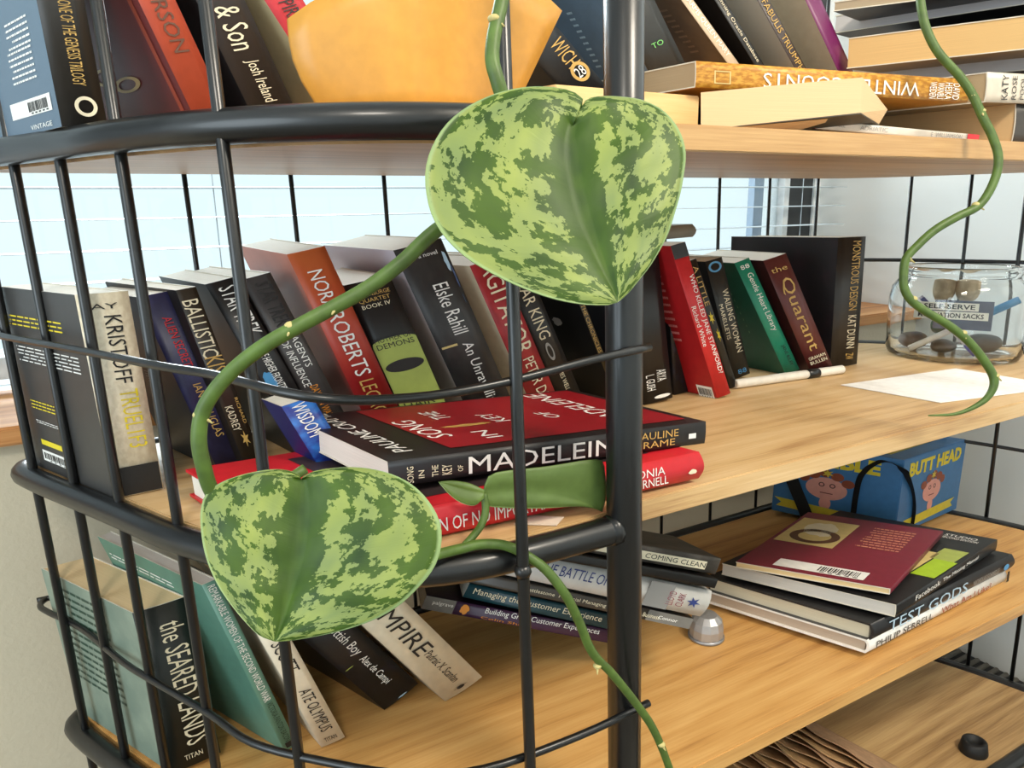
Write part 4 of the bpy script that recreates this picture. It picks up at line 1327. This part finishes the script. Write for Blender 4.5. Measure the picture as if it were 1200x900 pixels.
# low shelf
make_book('seared', 'thick dark green book the SEARED LANDS with tan page tops', (24, 28, 24), mottle((116, 130, 116), (132, 144, 128), 4), page=(226, 196, 150), group=G3)
make_book('remarkable', 'thin teal book REMARKABLE WOMEN OF THE SECOND WORLD WAR leaning left', (98, 142, 124), (84, 128, 112), page=(214, 204, 194), group=G3)
make_book('scott', 'cream book lettered SCOTT in dark capitals below the lower leaf', (222, 208, 184), (196, 184, 164), group=G3)
make_book('scottish', 'black book The Scottish Boy with small teal dragon leaning under cream book', mottle((22, 22, 26), (40, 44, 66), 7, lo=.55, hi=.8), (14, 12, 14), group=G3)
make_book('empire', 'cream book lettered EMPIRE leaning on the black book', (220, 206, 180), (186, 170, 146), group=G3)
make_book('purple', 'purple book Building Great Customer Experiences at bottom of the stack', (62, 34, 62), (48, 26, 48), group=GS4)
make_book('teal', 'dark teal book Managing the Customer Experience on the purple book', (18, 58, 66), (14, 40, 48), group=GS4)
make_book('battlestone', 'grey brown book Battlestone Financial Managing third up in the stack', (66, 60, 54), (60, 56, 52), group=GS4)
make_book('battle', 'white book THE BATTLE with dark war drawing and rounded end', (196, 194, 190), (186, 184, 180), group=GS4, bulge=0.05)
make_book('blackbook', 'plain black book between the white book and the one lettered COMING CLEAN', (18, 17, 17), (16, 15, 15), group=GS4)
make_book('coming', 'brown grey patterned book COMING CLEAN on top of the stack behind the post', mottle((62, 56, 50), (96, 88, 80), 8), (60, 54, 48), mottle((56, 50, 46), (88, 80, 72), 5), group=GS4)
make_book('philip', 'slim white hardback at the bottom of the right stack on low shelf', (228, 224, 218), (222, 218, 212), (60, 60, 62), hard=True, page=(190, 170, 150), group=GS3)
make_book('testgods', 'black hardback TEST GODS lying on the white hardback', (26, 25, 27), (24, 23, 24), hard=True, page=(214, 202, 176), group=GS3)
make_book('facebook', 'black book with lime green panel on its cover under the maroon book', (24, 23, 24), (24, 23, 24), (28, 28, 28), page=(206, 200, 192), group=GS3)
make_book('maroon', 'maroon cookery paperback with photo and white barcode label on top', (110, 30, 44), (120, 34, 50), page=(222, 196, 146), group=GS3)

# top shelf
make_book('genesis', 'black-spined book with cream ring and blue grey back, leftmost on top shelf', (42, 38, 34), print_ramp([(0.0, (84, 104, 122)), (1.0, (96, 118, 134))], .45, .05), group=G1)
make_book('erson', 'orange-red hardback lettered ERSON with maroon cover and tan ornaments', (184, 78, 54), print_ramp([(0.0, (96, 34, 34)), (0.5, (110, 42, 38)), (1.0, (140, 52, 40))], .45, .2, 3.0), group=G1)
make_book('son', 'black book lettered & Son in cream, leaning left of the red-spined book', (50, 44, 42), (12, 10, 10), group=G1)
make_book('piracy', 'red-spined book with black letters PIRACY left of the envelope', (196, 52, 62), (182, 168, 132), group=G1)
make_book('wich', 'black leaning book with gold letters and 28 in gold ring', (22, 24, 30), (14, 14, 18), group=G1)
make_book('blue', 'blue grey book with rows of print leaning behind the post', (34, 34, 32), (88, 108, 128), group=G1)
make_book('queen', 'brown book with narrow pale lettered spine leaning right of the post', (196, 172, 142), mottle((84, 66, 48), (100, 80, 58), 5), group=G1)
make_book('oracle', 'black book with pale lettering ending in Database, leaning on top shelf', (24, 21, 20), (12, 11, 12), group=G1)
make_book('abulis', 'dark spined book FABULIS TRIUMPH with pale grey back cover', (62, 50, 46), print_ramp([(0.0, (120, 116, 102)), (1.0, (168, 164, 152))], .5, .05), group=G1)
make_book('purplespine', 'purple-spined book with beige back at right end of leaning row', (104, 24, 80), (160, 148, 128), group=G1)
make_book('lowerblock', 'thick tan-paged book at bottom of the right stack', (70, 66, 62), (150, 116, 74), page=(206, 170, 122), group=GS1)
make_book('katy', 'cream-spined book with three words set across its spine in the right stack', (214, 202, 184), (150, 130, 100), page=(178, 152, 116), group=GS1)
make_book('whitepages', 'white-paged book lying above the cream-spined book', (60, 58, 60), (196, 190, 188), page=(206, 200, 200), group=GS1)
make_book('beige', 'thick book with golden tan page edges in the right stack', (60, 54, 50), (170, 136, 90), (40, 36, 32), page=(214, 174, 116), group=GS1)
make_book('blackwhite', 'black-covered book with grey white pages near top of right stack', (40, 36, 34), (36, 32, 30), (60, 58, 56), page=(190, 186, 188), group=GS1)
make_book('topdark', 'dark-covered book on the very top of the right stack', (50, 46, 42), (44, 40, 36), page=(168, 150, 124), group=GS1)
make_book('winter', 'golden yellow book WINTER COUNTS lying with its spine upside down', mottle((176, 116, 30), (214, 158, 60), 40), (190, 130, 44), page=(168, 146, 116), group=GS1)
make_book('adriatic', 'thin white book with red spine ends at the front edge of top shelf', (222, 214, 202), (200, 182, 154), page=(214, 206, 190), group=GS1)

# ---------------------------------------------------------------- other things on the top shelf
# manila envelope, bent
env = empty('envelope', (-0.1, 0.11, 0.3165), 'orange manila envelope standing bent between red book and post', 'envelope')
NU, NV = 16, 5


def env_point(u, v, off=0.0):
    left = V(-0.186 - 0.026 * v - 0.009 * math.sin(math.pi * v), 0.10, 0.318 + 0.070 * v)
    right = V(-0.040 + 0.056 * v, 0.10, 0.318 + 0.096 * v)
    p = left.lerp(right, u)
    p.z += 0.030 * v * math.sin(math.pi * u) ** 0.8
    fold = 0.36
    if u < fold:
        p.y += -0.012 * (u / fold) + 0.030 * (1 - u / fold) ** 1.5
    else:
        p.y += -0.012 + 0.030 * ((u - fold) / (1 - fold)) ** 1.3
    p.y += off
    return p


bm = bmesh.new()
gr = [[[bm.verts.new(env_point(i / NU, j / NV, o)) for j in range(NV + 1)] for i in range(NU + 1)] for o in (0, 0.004)]
for k in (0, 1):
    for i in range(NU):
        for j in range(NV):
            bm.faces.new((gr[k][i][j], gr[k][i + 1][j], gr[k][i + 1][j + 1], gr[k][i][j + 1])).smooth = True
for i in range(NU):
    for j in (0, NV):
        bm.faces.new((gr[0][i][j], gr[0][i + 1][j], gr[1][i + 1][j], gr[1][i][j]))
for j in range(NV):
    for i in (0, NU):
        bm.faces.new((gr[0][i][j], gr[0][i][j + 1], gr[1][i][j + 1], gr[1][i][j]))
fix_normals(bm)
M_ENV = plain((208, 150, 62), 0.36)
link('envelope_body', bm, M_ENV, env)
# pine block under the golden book
bm = bmesh.new()
box_vec(bm, (0.01, 0.1195, 0.3160), (0.168, 0.002, 0.0), (-0.026, 0.07, 0), (0, 0, 0.0395))
fix_normals(bm)
bmesh.ops.bevel(bm, geom=[e for e in bm.edges], offset=0.001, segments=2, affect='EDGES')
tag(link('wood_block', bm, wood('pine', (238, 204, 148), (228, 190, 130), (200, 156, 96), (2, 1, 4), grain=1.6), origin=(0.09, 0.15, 0.316)),
    'pale pine block lying on top shelf edge under the golden book', 'wood block')

# splayed paperback: tall fore edge, sloping near end
t_root = empty('book', (0.2, 0.07, 0.3165), 'splayed coverless tan paperback lying across the thin white book', 'book', GS1)
FB_, NB_ = V(0.151, 0.089, 0.3200), V(0.322, 0.048, 0.3380)
RB_ = V(0.392, 0.076, 0.3330)
bm = bmesh.new()
uvl = bm.loops.layers.uv.new('UVMap')
far, near = FB_, NB_
q = [near, RB_, RB_ + V(0.012, 0.0, 0.0150), near + V(-0.002, 0.0, 0.0325)]
sweep = far - near
q2 = [p + sweep + V(0, 0, 0.0) for p in q]
q2[1] = q2[1] + V(0, 0, -0.008)
vn = [bm.verts.new(p) for p in q]
vf = [bm.verts.new(p) for p in q2]
fcs = [bm.faces.new(vn), bm.faces.new(vf[::-1])]
for i in range(4):
    fcs.append(bm.faces.new((vn[i], vf[i], vf[(i + 1) % 4], vn[(i + 1) % 4])))
fix_normals(bm)
for f in bm.faces:
    for l in f.loops:
        l[uvl].uv = ((l.vert.co.z - 0.316) * 28, l.vert.co.x * 4 + l.vert.co.y * 3)
link('page_block', bm, paper((222, 192, 150), 0.86, 90), t_root)
bm = bmesh.new()
lowq = [near + V(0, 0, -0.0012), RB_ + V(0.004, 0.002, -0.0014), q2[1] + V(0.004, 0.002, -0.0014), far + V(0, 0, -0.0002)]
prism(bm, lowq, (0, 0, 0.0010))
fix_normals(bm)
link('cover', bm, plain((74, 72, 66), 0.5), t_root)

# ---------------------------------------------------------------- things on the middle shelf
# glass jar
JC, JA = (0.868, 0.238, 0.0005), math.atan2(-0.874, 0.486)
jar = empty('glass_jar', JC, 'round clear glass jar without lid holding pens and stones', 'jar')
outer = [(0.0, 0.0), (0.080, 0.0), (0.090, 0.003), (0.0935, 0.012), (0.0945, 0.05), (0.0955, 0.095), (0.0925, 0.115), (0.0855, 0.125), (0.0795, 0.130), (0.0785, 0.134), (0.0800, 0.137), (0.0800, 0.146), (0.0785, 0.149)]
inner = [(0.0755, 0.149), (0.0750, 0.146), (0.0750, 0.130), (0.0812, 0.123), (0.0885, 0.113), (0.0915, 0.095), (0.0905, 0.05), (0.0895, 0.014), (0.085, 0.007), (0.0, 0.006)]
bm = bmesh.new()
lathe(bm, JC, outer + inner, 56, 1.06, 0.86, JA)
fix_normals(bm)
M_GLASS = glass('jar_glass')
link('jar_body', bm, M_GLASS, jar)


def jp(u, w, z):
    """point inside the jar: u across the view, w away from the viewer"""
    c, s = math.cos(JA), math.sin(JA)
    return V(JC[0] + u * c + w * 0.874, JC[1] + u * s + w * 0.486, JC[2] + z)


lab = empty('jar_label', jp(0.0, -0.084, 0.085), 'dark paper tag reading SELF-SERVE MOTIVATION SACKS inside glass jar', 'label')
LW = jp(0.062, -0.055, 0.05) - jp(-0.04, -0.055, 0.05)
bm = bmesh.new()
box_vec(bm, jp(-0.03, -0.050, 0.052), LW * 0.78, V(0.001, 0.0006, 0), V(0, 0, 0.046))
fix_normals(bm)
link('tag_card', bm, plain((70, 76, 96), 0.6), lab)
for s_, z0, x0, x1 in (('SELF-SERVE', 0.082, -0.050, 0.030), ('MOTIVATION SACKS', 0.068, -0.058, 0.044)):
    o_ = jp(x0, -0.0520, z0)
    u_ = jp(x1, -0.0520, z0) - o_
    nn = V(-0.874, -0.486, 0)
    bm = bmesh.new()
    box_vec(bm, o_, u_, nn * 0.0006, V(0, 0, 0.0125))
    fix_normals(bm)
    strip = link('label_strip', bm, plain((232, 228, 216), 0.6), lab)
    text_on(strip, Face(o_ + nn * 0.0008, u_, V(0, 0, 0.0125), nn), 'x', s_, 'ink', 0.06, 0.94, 0.2, 0.82, name='lettering', bold=0.02)


def pebble(name, c, r, sq, label, color, seed):
    rnd = random.Random(seed)
    bm = bmesh.new()
    bmesh.ops.create_icosphere(bm, subdivisions=3, radius=1.0)
    ph = [rnd.uniform(0, 6) for _ in range(4)]
    for v in bm.verts:
        k = 1 + 0.06 * math.sin(3 * v.co.x + ph[0]) + 0.05 * math.sin(4 * v.co.y + ph[1])
        v.co = V(c) + V(v.co.x * sq[0] * k, v.co.y * sq[1] * k, v.co.z * sq[2] * k) * r
    return tag(link(name, bm, color, smooth=True, origin=c), label, 'stone', 'stones in the glass jar')


ST1 = mottle((120, 104, 86), (196, 182, 156), 6)
pebble('pebble', jp(0.012, 0.012, 0.112), 0.021, (0.85, 0.8, 1.1), 'pale beige stone with brown side, upper right in the jar', plain((190, 174, 146), 0.6, vary=.25), 1)
pebble('pebble', jp(-0.022, 0.012, 0.110), 0.021, (0.7, 0.8, 1.2), 'beige stone propped upper left in the jar', plain((178, 162, 134), 0.6, vary=.3), 2)
pebble('pebble', jp(-0.058, -0.004, 0.022), 0.024, (1.1, 0.9, 0.62), 'brown banded stone at the left bottom of the jar', plain((92, 72, 62), 0.4, vary=.3), 3)
pebble('pebble', jp(-0.012, -0.024, 0.018), 0.020, (1.2, 0.9, 0.55), 'dark brown stone at bottom middle of the jar', plain((52, 42, 34), 0.4), 4)
pebble('pebble', jp(0.044, 0.0, 0.024), 0.028, (1.1, 0.9, 0.62), 'dark grey stone at the right bottom of the jar', plain((66, 64, 64), 0.5), 5)
pebble('pebble', jp(-0.018, 0.02, 0.048), 0.020, (0.9, 0.8, 0.9), 'deep green stone half hidden in the middle of the jar', plain((40, 76, 44), 0.4), 6)


def stick(name, a, b, r, parts, label, cat, group=None):
    """pen-like thing along a-b; parts: (part name, from, to, radius factor, colour)"""
    a, b = V(a), V(b)
    root = empty(name, a, label, cat, group)
    for nm, t0, t1, k, c in parts:
        bm = bmesh.new()
        ts = [t0, t0 + (t1 - t0) * 0.03, t1 - (t1 - t0) * 0.03, t1]
        tube(bm, [a.lerp(b, t) for t in ts], r * k, 14, radii=[r * k * 0.86, r * k, r * k, r * k * 0.86])
        link(nm, bm, plain(c, 0.35), root)
    return root


GP = 'pens in the glass jar'
stick('ballpoint_pen', jp(-0.052, -0.030, 0.100), jp(0.034, -0.050, 0.012), 0.0036, [('pen_barrel', 0.0, 0.86, 1, (196, 190, 200)), ('pen_cap', 0.82, 1.0, 1.3, (52, 58, 150)), ('ink_tube', 0.02, 0.6, 1.05, (90, 92, 140))],
      'clear ballpoint pen with blue end slanting down right in the jar', 'pen', GP)
stick('marker_pen', jp(-0.060, -0.046, 0.014), jp(0.028, -0.020, 0.066), 0.0052, [('pen_barrel', 0.0, 0.8, 1, (214, 206, 194)), ('pen_tip', 0.8, 1.0, 0.6, (200, 194, 184))],
      'off-white marker lying slantwise up right in the jar', 'pen', GP)
stick('blue_stick', jp(0.026, 0.0, 0.062), jp(0.084, -0.006, 0.099), 0.0062, [('handle', 0.0, 1.0, 1, (52, 128, 178))],
      'blue plastic stick pointing up right in the jar', 'stick', GP)

# white marker with black band at the foot of the row
pa_, pb_ = V(0.402, 0.268, 0.0070), V(0.606, 0.2485, 0.0070)
stick('marker_pen', pa_, pb_, 0.0066, [('pen_cap', 0.76, 1.0, 1.0, (226, 220, 208)), ('black_band', 0.655, 0.76, 1.04, (26, 26, 26)), ('pen_barrel', 0.0, 0.655, 1.0, (222, 216, 204))],
      'white marker with black band lying at the foot of the book row', 'pen')

# paper sheet and slip
bm = bmesh.new()
prism(bm, [V(0.540, 0.201, 0.0006), V(0.561, 0.071, 0.0006), V(0.783, 0.029, 0.0006), V(0.774, 0.175, 0.0006)], (0, 0, 0.0008))
fix_normals(bm)
tag(link('paper_sheet', bm, plain((238, 236, 232), 0.7), origin=(0.66, 0.12, 0.0006)), 'blank white sheet of paper lying on the middle shelf by the jar', 'paper')
bm = bmesh.new()
prism(bm, [V(-0.086, 0.034, 0.0006), V(-0.067, 0.042, 0.0006), V(-0.044, 0.024, 0.0006), V(-0.058, 0.0135, 0.0006)], (0, 0, 0.0008))
fix_normals(bm)
tag(link('paper_slip', bm, plain((222, 202, 182), 0.7), origin=(-0.06, 0.03, 0.0006)), 'small cream paper slip on the shelf below the red hardback', 'paper')

# ---------------------------------------------------------------- low shelf things
# silver knob
KC = V(0.288, 0.186, -0.3082)
knob = empty('bottle_stopper', KC, 'small silver faceted dome cap in front of the book stack', 'cap')
bm = bmesh.new()
lathe(bm, KC, [(0.0, 0.0), (0.021, 0.0), (0.0222, 0.003), (0.0225, 0.016), (0.020, 0.026), (0.013, 0.033), (0.0, 0.035)], 12)
fix_normals(bm)
for f in bm.faces:
    f.smooth = False
link('dome', bm, plain((176, 176, 178), 0.3, 0.6), knob)
bm = bmesh.new()
lathe(bm, KC, [(0.0222, 0.0), (0.0238, 0.0005), (0.0238, 0.003), (0.0222, 0.004)], 24)
link('base_ring', bm, plain((150, 150, 152), 0.35, 0.6), knob)

# game box
O, T, W, H = (V(q_) for q_ in BOOKS['box'])
gb = empty('game_box', O, 'blue cardboard game box with yellow letters and cartoon faces on the low shelf', 'box')
bm = bmesh.new()
prism(bm, [O, O + T, O + T + W, O + W], H)
fix_normals(bm)
bmesh.ops.bevel(bm, geom=[e for e in bm.edges], offset=0.0012, segments=2, affect='EDGES')
bb = link('carton', bm, plain((58, 116, 168), 0.45), gb)
Ff = Face(O, T, H, T.cross(H))
Fl = Face(O, W, H, -W.cross(H))
Ft = Face(O + H, T, W, T.cross(W))
text_on(bb, Ff, 'x', 'BUTT HEAD', 'yellow', 0.10, 0.93, 0.74, 0.93, bold=0.05)
text_on(bb, Fl, 'x', 'FUMBLE', 'yellow', 0.16, 0.86, 0.74, 0.93, flip_x=True, bold=0.05)
for F, cx, w, flip in ((Ff, 0.50, 0.34, False), (Fl, 0.56, 0.40, True)):
    panel_on(bb, F, 'disc', (226, 160, 146), 'printed_face', cx - w * 0.42, cx + w * 0.42, 0.30, 0.60, lift=0.0005)
    panel_on(bb, F, 'disc', (226, 160, 146), 'printed_neck', cx - w * 0.12, cx + w * 0.12, 0.16, 0.34, lift=0.0004)
    for i, (dx, dz, r) in enumerate(((-0.42, 0.56, 0.13), (-0.2, 0.63, 0.13), (0.05, 0.66, 0.12), (0.28, 0.62, 0.14), (0.46, 0.56, 0.11))):
        panel_on(bb, F, 'disc', (146, 72, 44), 'printed_hair', cx + dx * w - r * w, cx + dx * w + r * w, dz - 0.055, dz + 0.055, lift=0.0007)
    panel_on(bb, F, 'star', (214, 190, 60), 'printed_crown', cx - 0.13 * w, cx + 0.13 * w, 0.60, 0.72, lift=0.0009)
    for dx in (-0.12, 0.10):
        panel_on(bb, F, 'ring', (60, 30, 30), 'printed_eye', cx + dx * w - 0.06 * w, cx + dx * w + 0.06 * w, 0.47, 0.53, lift=0.0009)
    panel_on(bb, F, 'rect', (120, 50, 50), 'printed_mouth', cx - 0.14 * w, cx + 0.12 * w, 0.385, 0.397, lift=0.0009)
    bmr = bmesh.new()
    put_faces(bmr, F, [(cx - 0.40, 0.05), (cx + 0.40, 0.09), (cx + 0.36, 0.15), (cx + 0.42, 0.21), (cx - 0.40, 0.17), (cx - 0.34, 0.11)], [(0, 1, 2, 3, 4, 5)], 0.0006)
    rb = link('printed_ribbon', bmr, plain((212, 196, 60), 0.5), bb)
    lines_on(bb, F, 2, (60, 50, 30), cx - 0.28, cx + 0.28, 0.085, 0.165, name='ribbon_text')
panel_on(bb, Ft, 'rect', (196, 184, 56), 'printed_ribbon', 0.1, 0.8, 0.15, 0.4, lift=0.0005)
# elastic straps: a loose band leaning on the box corner
strap = empty('elastic_strap', O, 'loose black elastic strap looped over the corner of the blue box', 'strap')


def ribbon(name, pts, width_dir, parent):
    pts = catmull(pts, 6)
    bm = bmesh.new()
    wd = V(width_dir)
    th = V(-0.0010, -0.0012, 0)
    rows = []
    for p in pts:
        rows.append([bm.verts.new(p), bm.verts.new(p + wd), bm.verts.new(p + wd + th), bm.verts.new(p + th)])
    for A, B in zip(rows, rows[1:]):
        for k in range(4):
            bm.faces.new((A[k], A[(k + 1) % 4], B[(k + 1) % 4], B[k]))
    bm.faces.new(rows[0])
    bm.faces.new(rows[-1][::-1])
    fix_normals(bm)
    return link(name, bm, plain((14, 14, 15), 0.7), parent)


fl = lambda a, b, l=0.0065: Fl.p(a, b, l)
ff = lambda a, b, l=0.0065: Ff.p(a, b, l)
ribbon('strap_band', [fl(0.30, 0.02), fl(0.30, 0.45), fl(0.27, 0.75), fl(0.14, 0.95), fl(-0.02, 0.92, 0.012), ff(-0.02, 0.84, 0.014), ff(0.16, 0.55), ff(0.22, 0.30), ff(0.22, 0.03)], W * 0.15 + T * 0.09, strap)
ribbon('strap_band', [fl(0.86, 0.80), fl(0.78, 0.50), fl(0.68, 0.20), fl(0.62, 0.02)], W * 0.12, strap)

# ---------------------------------------------------------------- bottom shelf things
ZB = Z_TOP['bottom']
for k in range(12):
    # each bag lies shingled over the one before it, its raised edge wavy
    bm = bmesh.new()
    nu, nv = 12, 26
    g2 = []
    for dz in (0.0, 0.0016):
        gg = []
        for i in range(nu + 1):
            row = []
            for j in range(nv + 1):
                u, v = i / nu, j / nv
                edge = V(0.382, 0.300, 0).lerp(V(0.432, 0.030, 0), v) + V(0.0130 * k, 0.001 * k, 0)
                p = edge + V(0.060, -0.006, 0) * u
                wob = math.sin(10 * v + k * 2.1) + 0.6 * math.sin(21 * v + k * 1.3)
                p.x += 0.0045 * wob * (1 - u)
                curl = 0.0022 * (1 + math.sin(12 * v + k * 1.7)) * (1 - u)
                p.z = ZB + 0.0012 + dz + 0.0012 * k + 0.026 * (1 - u) ** 1.15 + curl
                row.append(bm.verts.new(p))
            gg.append(row)
        g2.append(gg)
    for gg in g2:
        for i in range(nu):
            for j in range(nv):
                bm.faces.new((gg[i][j], gg[i + 1][j], gg[i + 1][j + 1], gg[i][j + 1])).smooth = True
    for i in range(nu):
        for j in (0, nv):
            bm.faces.new((g2[0][i][j], g2[0][i + 1][j], g2[1][i + 1][j], g2[1][i][j]))
    for j in range(nv):
        for i in (0, nu):
            bm.faces.new((g2[0][i][j], g2[0][i][j + 1], g2[1][i][j + 1], g2[1][i][j]))
    fix_normals(bm)
    tag(link('paper_bag', bm, plain((190 - 6 * (k % 3), 154 - 6 * (k % 3), 108), 0.8, vary=0.15), origin=(0.44 + 0.013 * k, 0.15, ZB + 0.0012)),
        'crumpled brown kraft paper bag in the shingled pile on the bottom shelf', 'paper bag', 'kraft paper bags on the bottom shelf')
bm = bmesh.new()
lathe(bm, (0.776, 0.072, ZB), [(0.0, 0.0), (0.020, 0.0), (0.021, 0.002), (0.018, 0.020), (0.012, 0.022), (0.012, 0.016), (0.0, 0.016)], 24)
fix_normals(bm)
tag(link('rubber_cap', bm, plain((18, 18, 18), 0.6), origin=(0.776, 0.072, ZB)), 'black round rubber cap standing on the bottom shelf', 'cap')

# ---------------------------------------------------------------- the trailing plant
M_LEAF = leaf_material()
M_UNDER = plain((92, 114, 54), 0.5, vary=0.10)
M_STEM = plain((74, 98, 36), 0.5, vary=0.25)
M_NODE = plain((186, 172, 112), 0.7)


def resample(pts, n):
    pts = [V(p) for p in pts]
    L = [0.0]
    for a, b in zip(pts, pts[1:]):
        L.append(L[-1] + (b - a).length)
    out = []
    for i in range(n + 1):
        d = L[-1] * i / n
        k = 0
        while k < len(L) - 2 and L[k + 1] < d:
            k += 1
        t = (d - L[k]) / max(L[k + 1] - L[k], 1e-9)
        out.append(pts[k].lerp(pts[k + 1], min(max(t, 0), 1)))
    return out


def leaf_bm(halves, rib, lobe=0.25, puff=0.006, groove=0.0022, quilt=0.0011, n=48, m=14, cup=0.0):
    """two half blades meeting at the rib; closed solid with a thin rim"""
    rib_s = resample(catmull(rib, 8), 60)
    bm = bmesh.new()
    uv = bm.loops.layers.uv.new('UVMap')
    hs = [resample(catmull(h, 5), n) for h in halves]
    # mean normal facing the outer side
    nrm = V(0, 0, 0)
    for k, h in enumerate(hs):
        for i in range(n):
            c = (h[i] - rib_s[30]).cross(h[i + 1] - rib_s[30])
            nrm += c if k == 0 else -c
    nrm.normalize()
    data = {}
    sheets = []
    for side, off in ((0, 0.0), (1, -0.0007)):
        for k, h in enumerate(hs):
            rows = []
            for i in range(n + 1):
                q = i / n
                mq = max(0.0, (q - lobe) / (1 - lobe))
                mq = mq ** 0.9
                base = rib_s[min(60, int(round(mq * 60)))]
                row = []
                for j in range(m + 1):
                    s = j / m
                    p = base.lerp(h[i], s)
                    env_ = math.sin(math.pi * min(1.0, q * 1.02)) ** 0.5 if 0 < q < 1 else 0.0
                    d = puff * env_ * math.sin(math.pi * s * 0.85) - groove * env_ * math.exp(-(s / 0.10) ** 2) + cup * s * s * env_
                    d += quilt * env_ * math.sin(math.pi * s) * math.sin(q * 26 + s * 3 + k)
                    v = bm.verts.new(p + nrm * (d + off))
                    data[v] = (1 + s if k else 1 - s, q * 0.9 + 0.1 * s)
                    row.append(v)
                rows.append(row)
            for i in range(n):
                for j in range(m):
                    vs = (rows[i][j], rows[i][j + 1], rows[i + 1][j + 1], rows[i + 1][j])
                    if (side + k) % 2:
                        vs = vs[::-1]
                    f = bm.faces.new(vs)
                    f.material_index = side
                    f.smooth = True
            sheets.append(rows)
    for k in (0, 1):
        A, B = sheets[k], sheets[2 + k]
        for i in range(n):
            f = bm.faces.new((A[i][m], A[i + 1][m], B[i + 1][m], B[i][m]))
            f.smooth = True
    for f in bm.faces:
        for l in f.loops:
            l[uv].uv = data[l.vert]
    bmesh.ops.remove_doubles(bm, verts=bm.verts, dist=0.00002)
    # make the first sheet look towards +nrm
    tot = sum((f.normal.dot(nrm) if f.material_index == 0 else 0) for f in bm.faces)
    bm.normal_update()
    tot = sum((f.normal.dot(nrm) * f.calc_area() if f.material_index == 0 else 0) for f in bm.faces)
    if tot < 0:
        bmesh.ops.reverse_faces(bm, faces=bm.faces)
    return bm


def flipped(halves):
    return [halves[1], halves[0]]


def node_ring(parent, c, r, seed):
    rnd = random.Random(seed)
    bm = bmesh.new()
    bmesh.ops.create_icosphere(bm, subdivisions=2, radius=1.0)
    for v in bm.verts:
        v.co = V(c) + V(v.co.x * r, v.co.y * r, v.co.z * r * 0.7) + V(0, 0, 0)
    tip = V(c) + V(rnd.uniform(-1, 1) * r * 1.6, -r * 1.2, -r * 1.2)
    tube(bm, [V(c), tip], r * 0.4, 6, radii=[r * 0.5, r * 0.12])
    return link('node', bm, M_NODE, parent, smooth=True)


vine = empty('trailing_vine', VINE_MAIN[0], 'trailing houseplant vine with two large silver-splashed heart leaves in front of rack', 'houseplant')
bm = bmesh.new()
vp_ = catmull(VINE_MAIN, 6)
rad = [0.0040 if i < len(vp_) * 0.6 else 0.0040 - 0.0006 * (i / len(vp_) - 0.6) / 0.4 for i in range(len(vp_))]
tube(bm, vp_, 0.004, 12, radii=rad)
link('stem', bm, M_STEM, vine)
lf = link('leaf', leaf_bm([LEAF_A_LEFT, LEAF_A_RIGHT], LEAF_A_RIB, lobe=0.26), [M_LEAF, M_UNDER], vine)
tag(lf, label='upper large heart leaf')
bm = bmesh.new()
tube(bm, catmull([V(LEAF_A_RIB[0]) + V(0.012, 0.020, 0.0), V(VINE_MAIN[6]) + V(0.0, 0.0, 0.01), V(VINE_MAIN[5])], 6), 0.003, 10)
link('petiole', bm, M_STEM, lf)
lf = link('leaf', leaf_bm([LEAF_B_LEFT, LEAF_B_RIGHT], LEAF_B_RIB, lobe=0.24), [M_LEAF, M_UNDER], vine)
tag(lf, label='lower large heart leaf')
bm = bmesh.new()
tube(bm, catmull([V(LEAF_B_RIB[0]) + V(0.006, 0.016, 0.0), V(VINE_MAIN[21]) + V(0.0, 0.0, 0.004), V(VINE_MAIN[21])], 6), 0.003, 10)
link('petiole', bm, M_STEM, lf)
lf = link('leaf', leaf_bm([LEAF_C_LOWER, LEAF_C_UPPER], LEAF_C_RIB, lobe=0.1, puff=0.003, groove=-0.001, quilt=0.0004, m=8, n=24), [M_UNDER, M_LEAF], vine)
tag(lf, label='smaller leaf showing its plain green underside')
link('curled_lobe', leaf_bm([LOBE_LOWER, LOBE_UPPER], LOBE_RIB, lobe=0.1, puff=0.002, groove=0.0, quilt=0.0, m=6, n=16), [M_LEAF, M_UNDER], lf)
bm = bmesh.new()
tube(bm, catmull(VINE_PETIOLE, 5), 0.0030, 10)
link('petiole', bm, M_STEM, lf)
for i, c in enumerate(NODES_MAIN + NODES_LOW):
    node_ring(vine, c, 0.0036, i)
vine2 = empty('trailing_vine', VINE_RIGHT[0], 'thin leafless trailing stem hanging past the glass jar on the right', 'houseplant')
bm = bmesh.new()
vp_ = catmull(VINE_RIGHT, 6)
nn_ = len(vp_)
tube(bm, vp_, 0.004, 12, radii=[0.0043 if i < nn_ * 0.85 else 0.0043 - 0.0036 * (i / nn_ - 0.85) / 0.15 for i in range(nn_)])
link('stem', bm, M_STEM, vine2)
for i, c in enumerate(NODES_RIGHT):
    node_ring(vine2, c, 0.0044, 20 + i)

if _font_obj is not None:
    cu_ = _font_obj.data
    bpy.data.objects.remove(_font_obj)
    bpy.data.curves.remove(cu_)
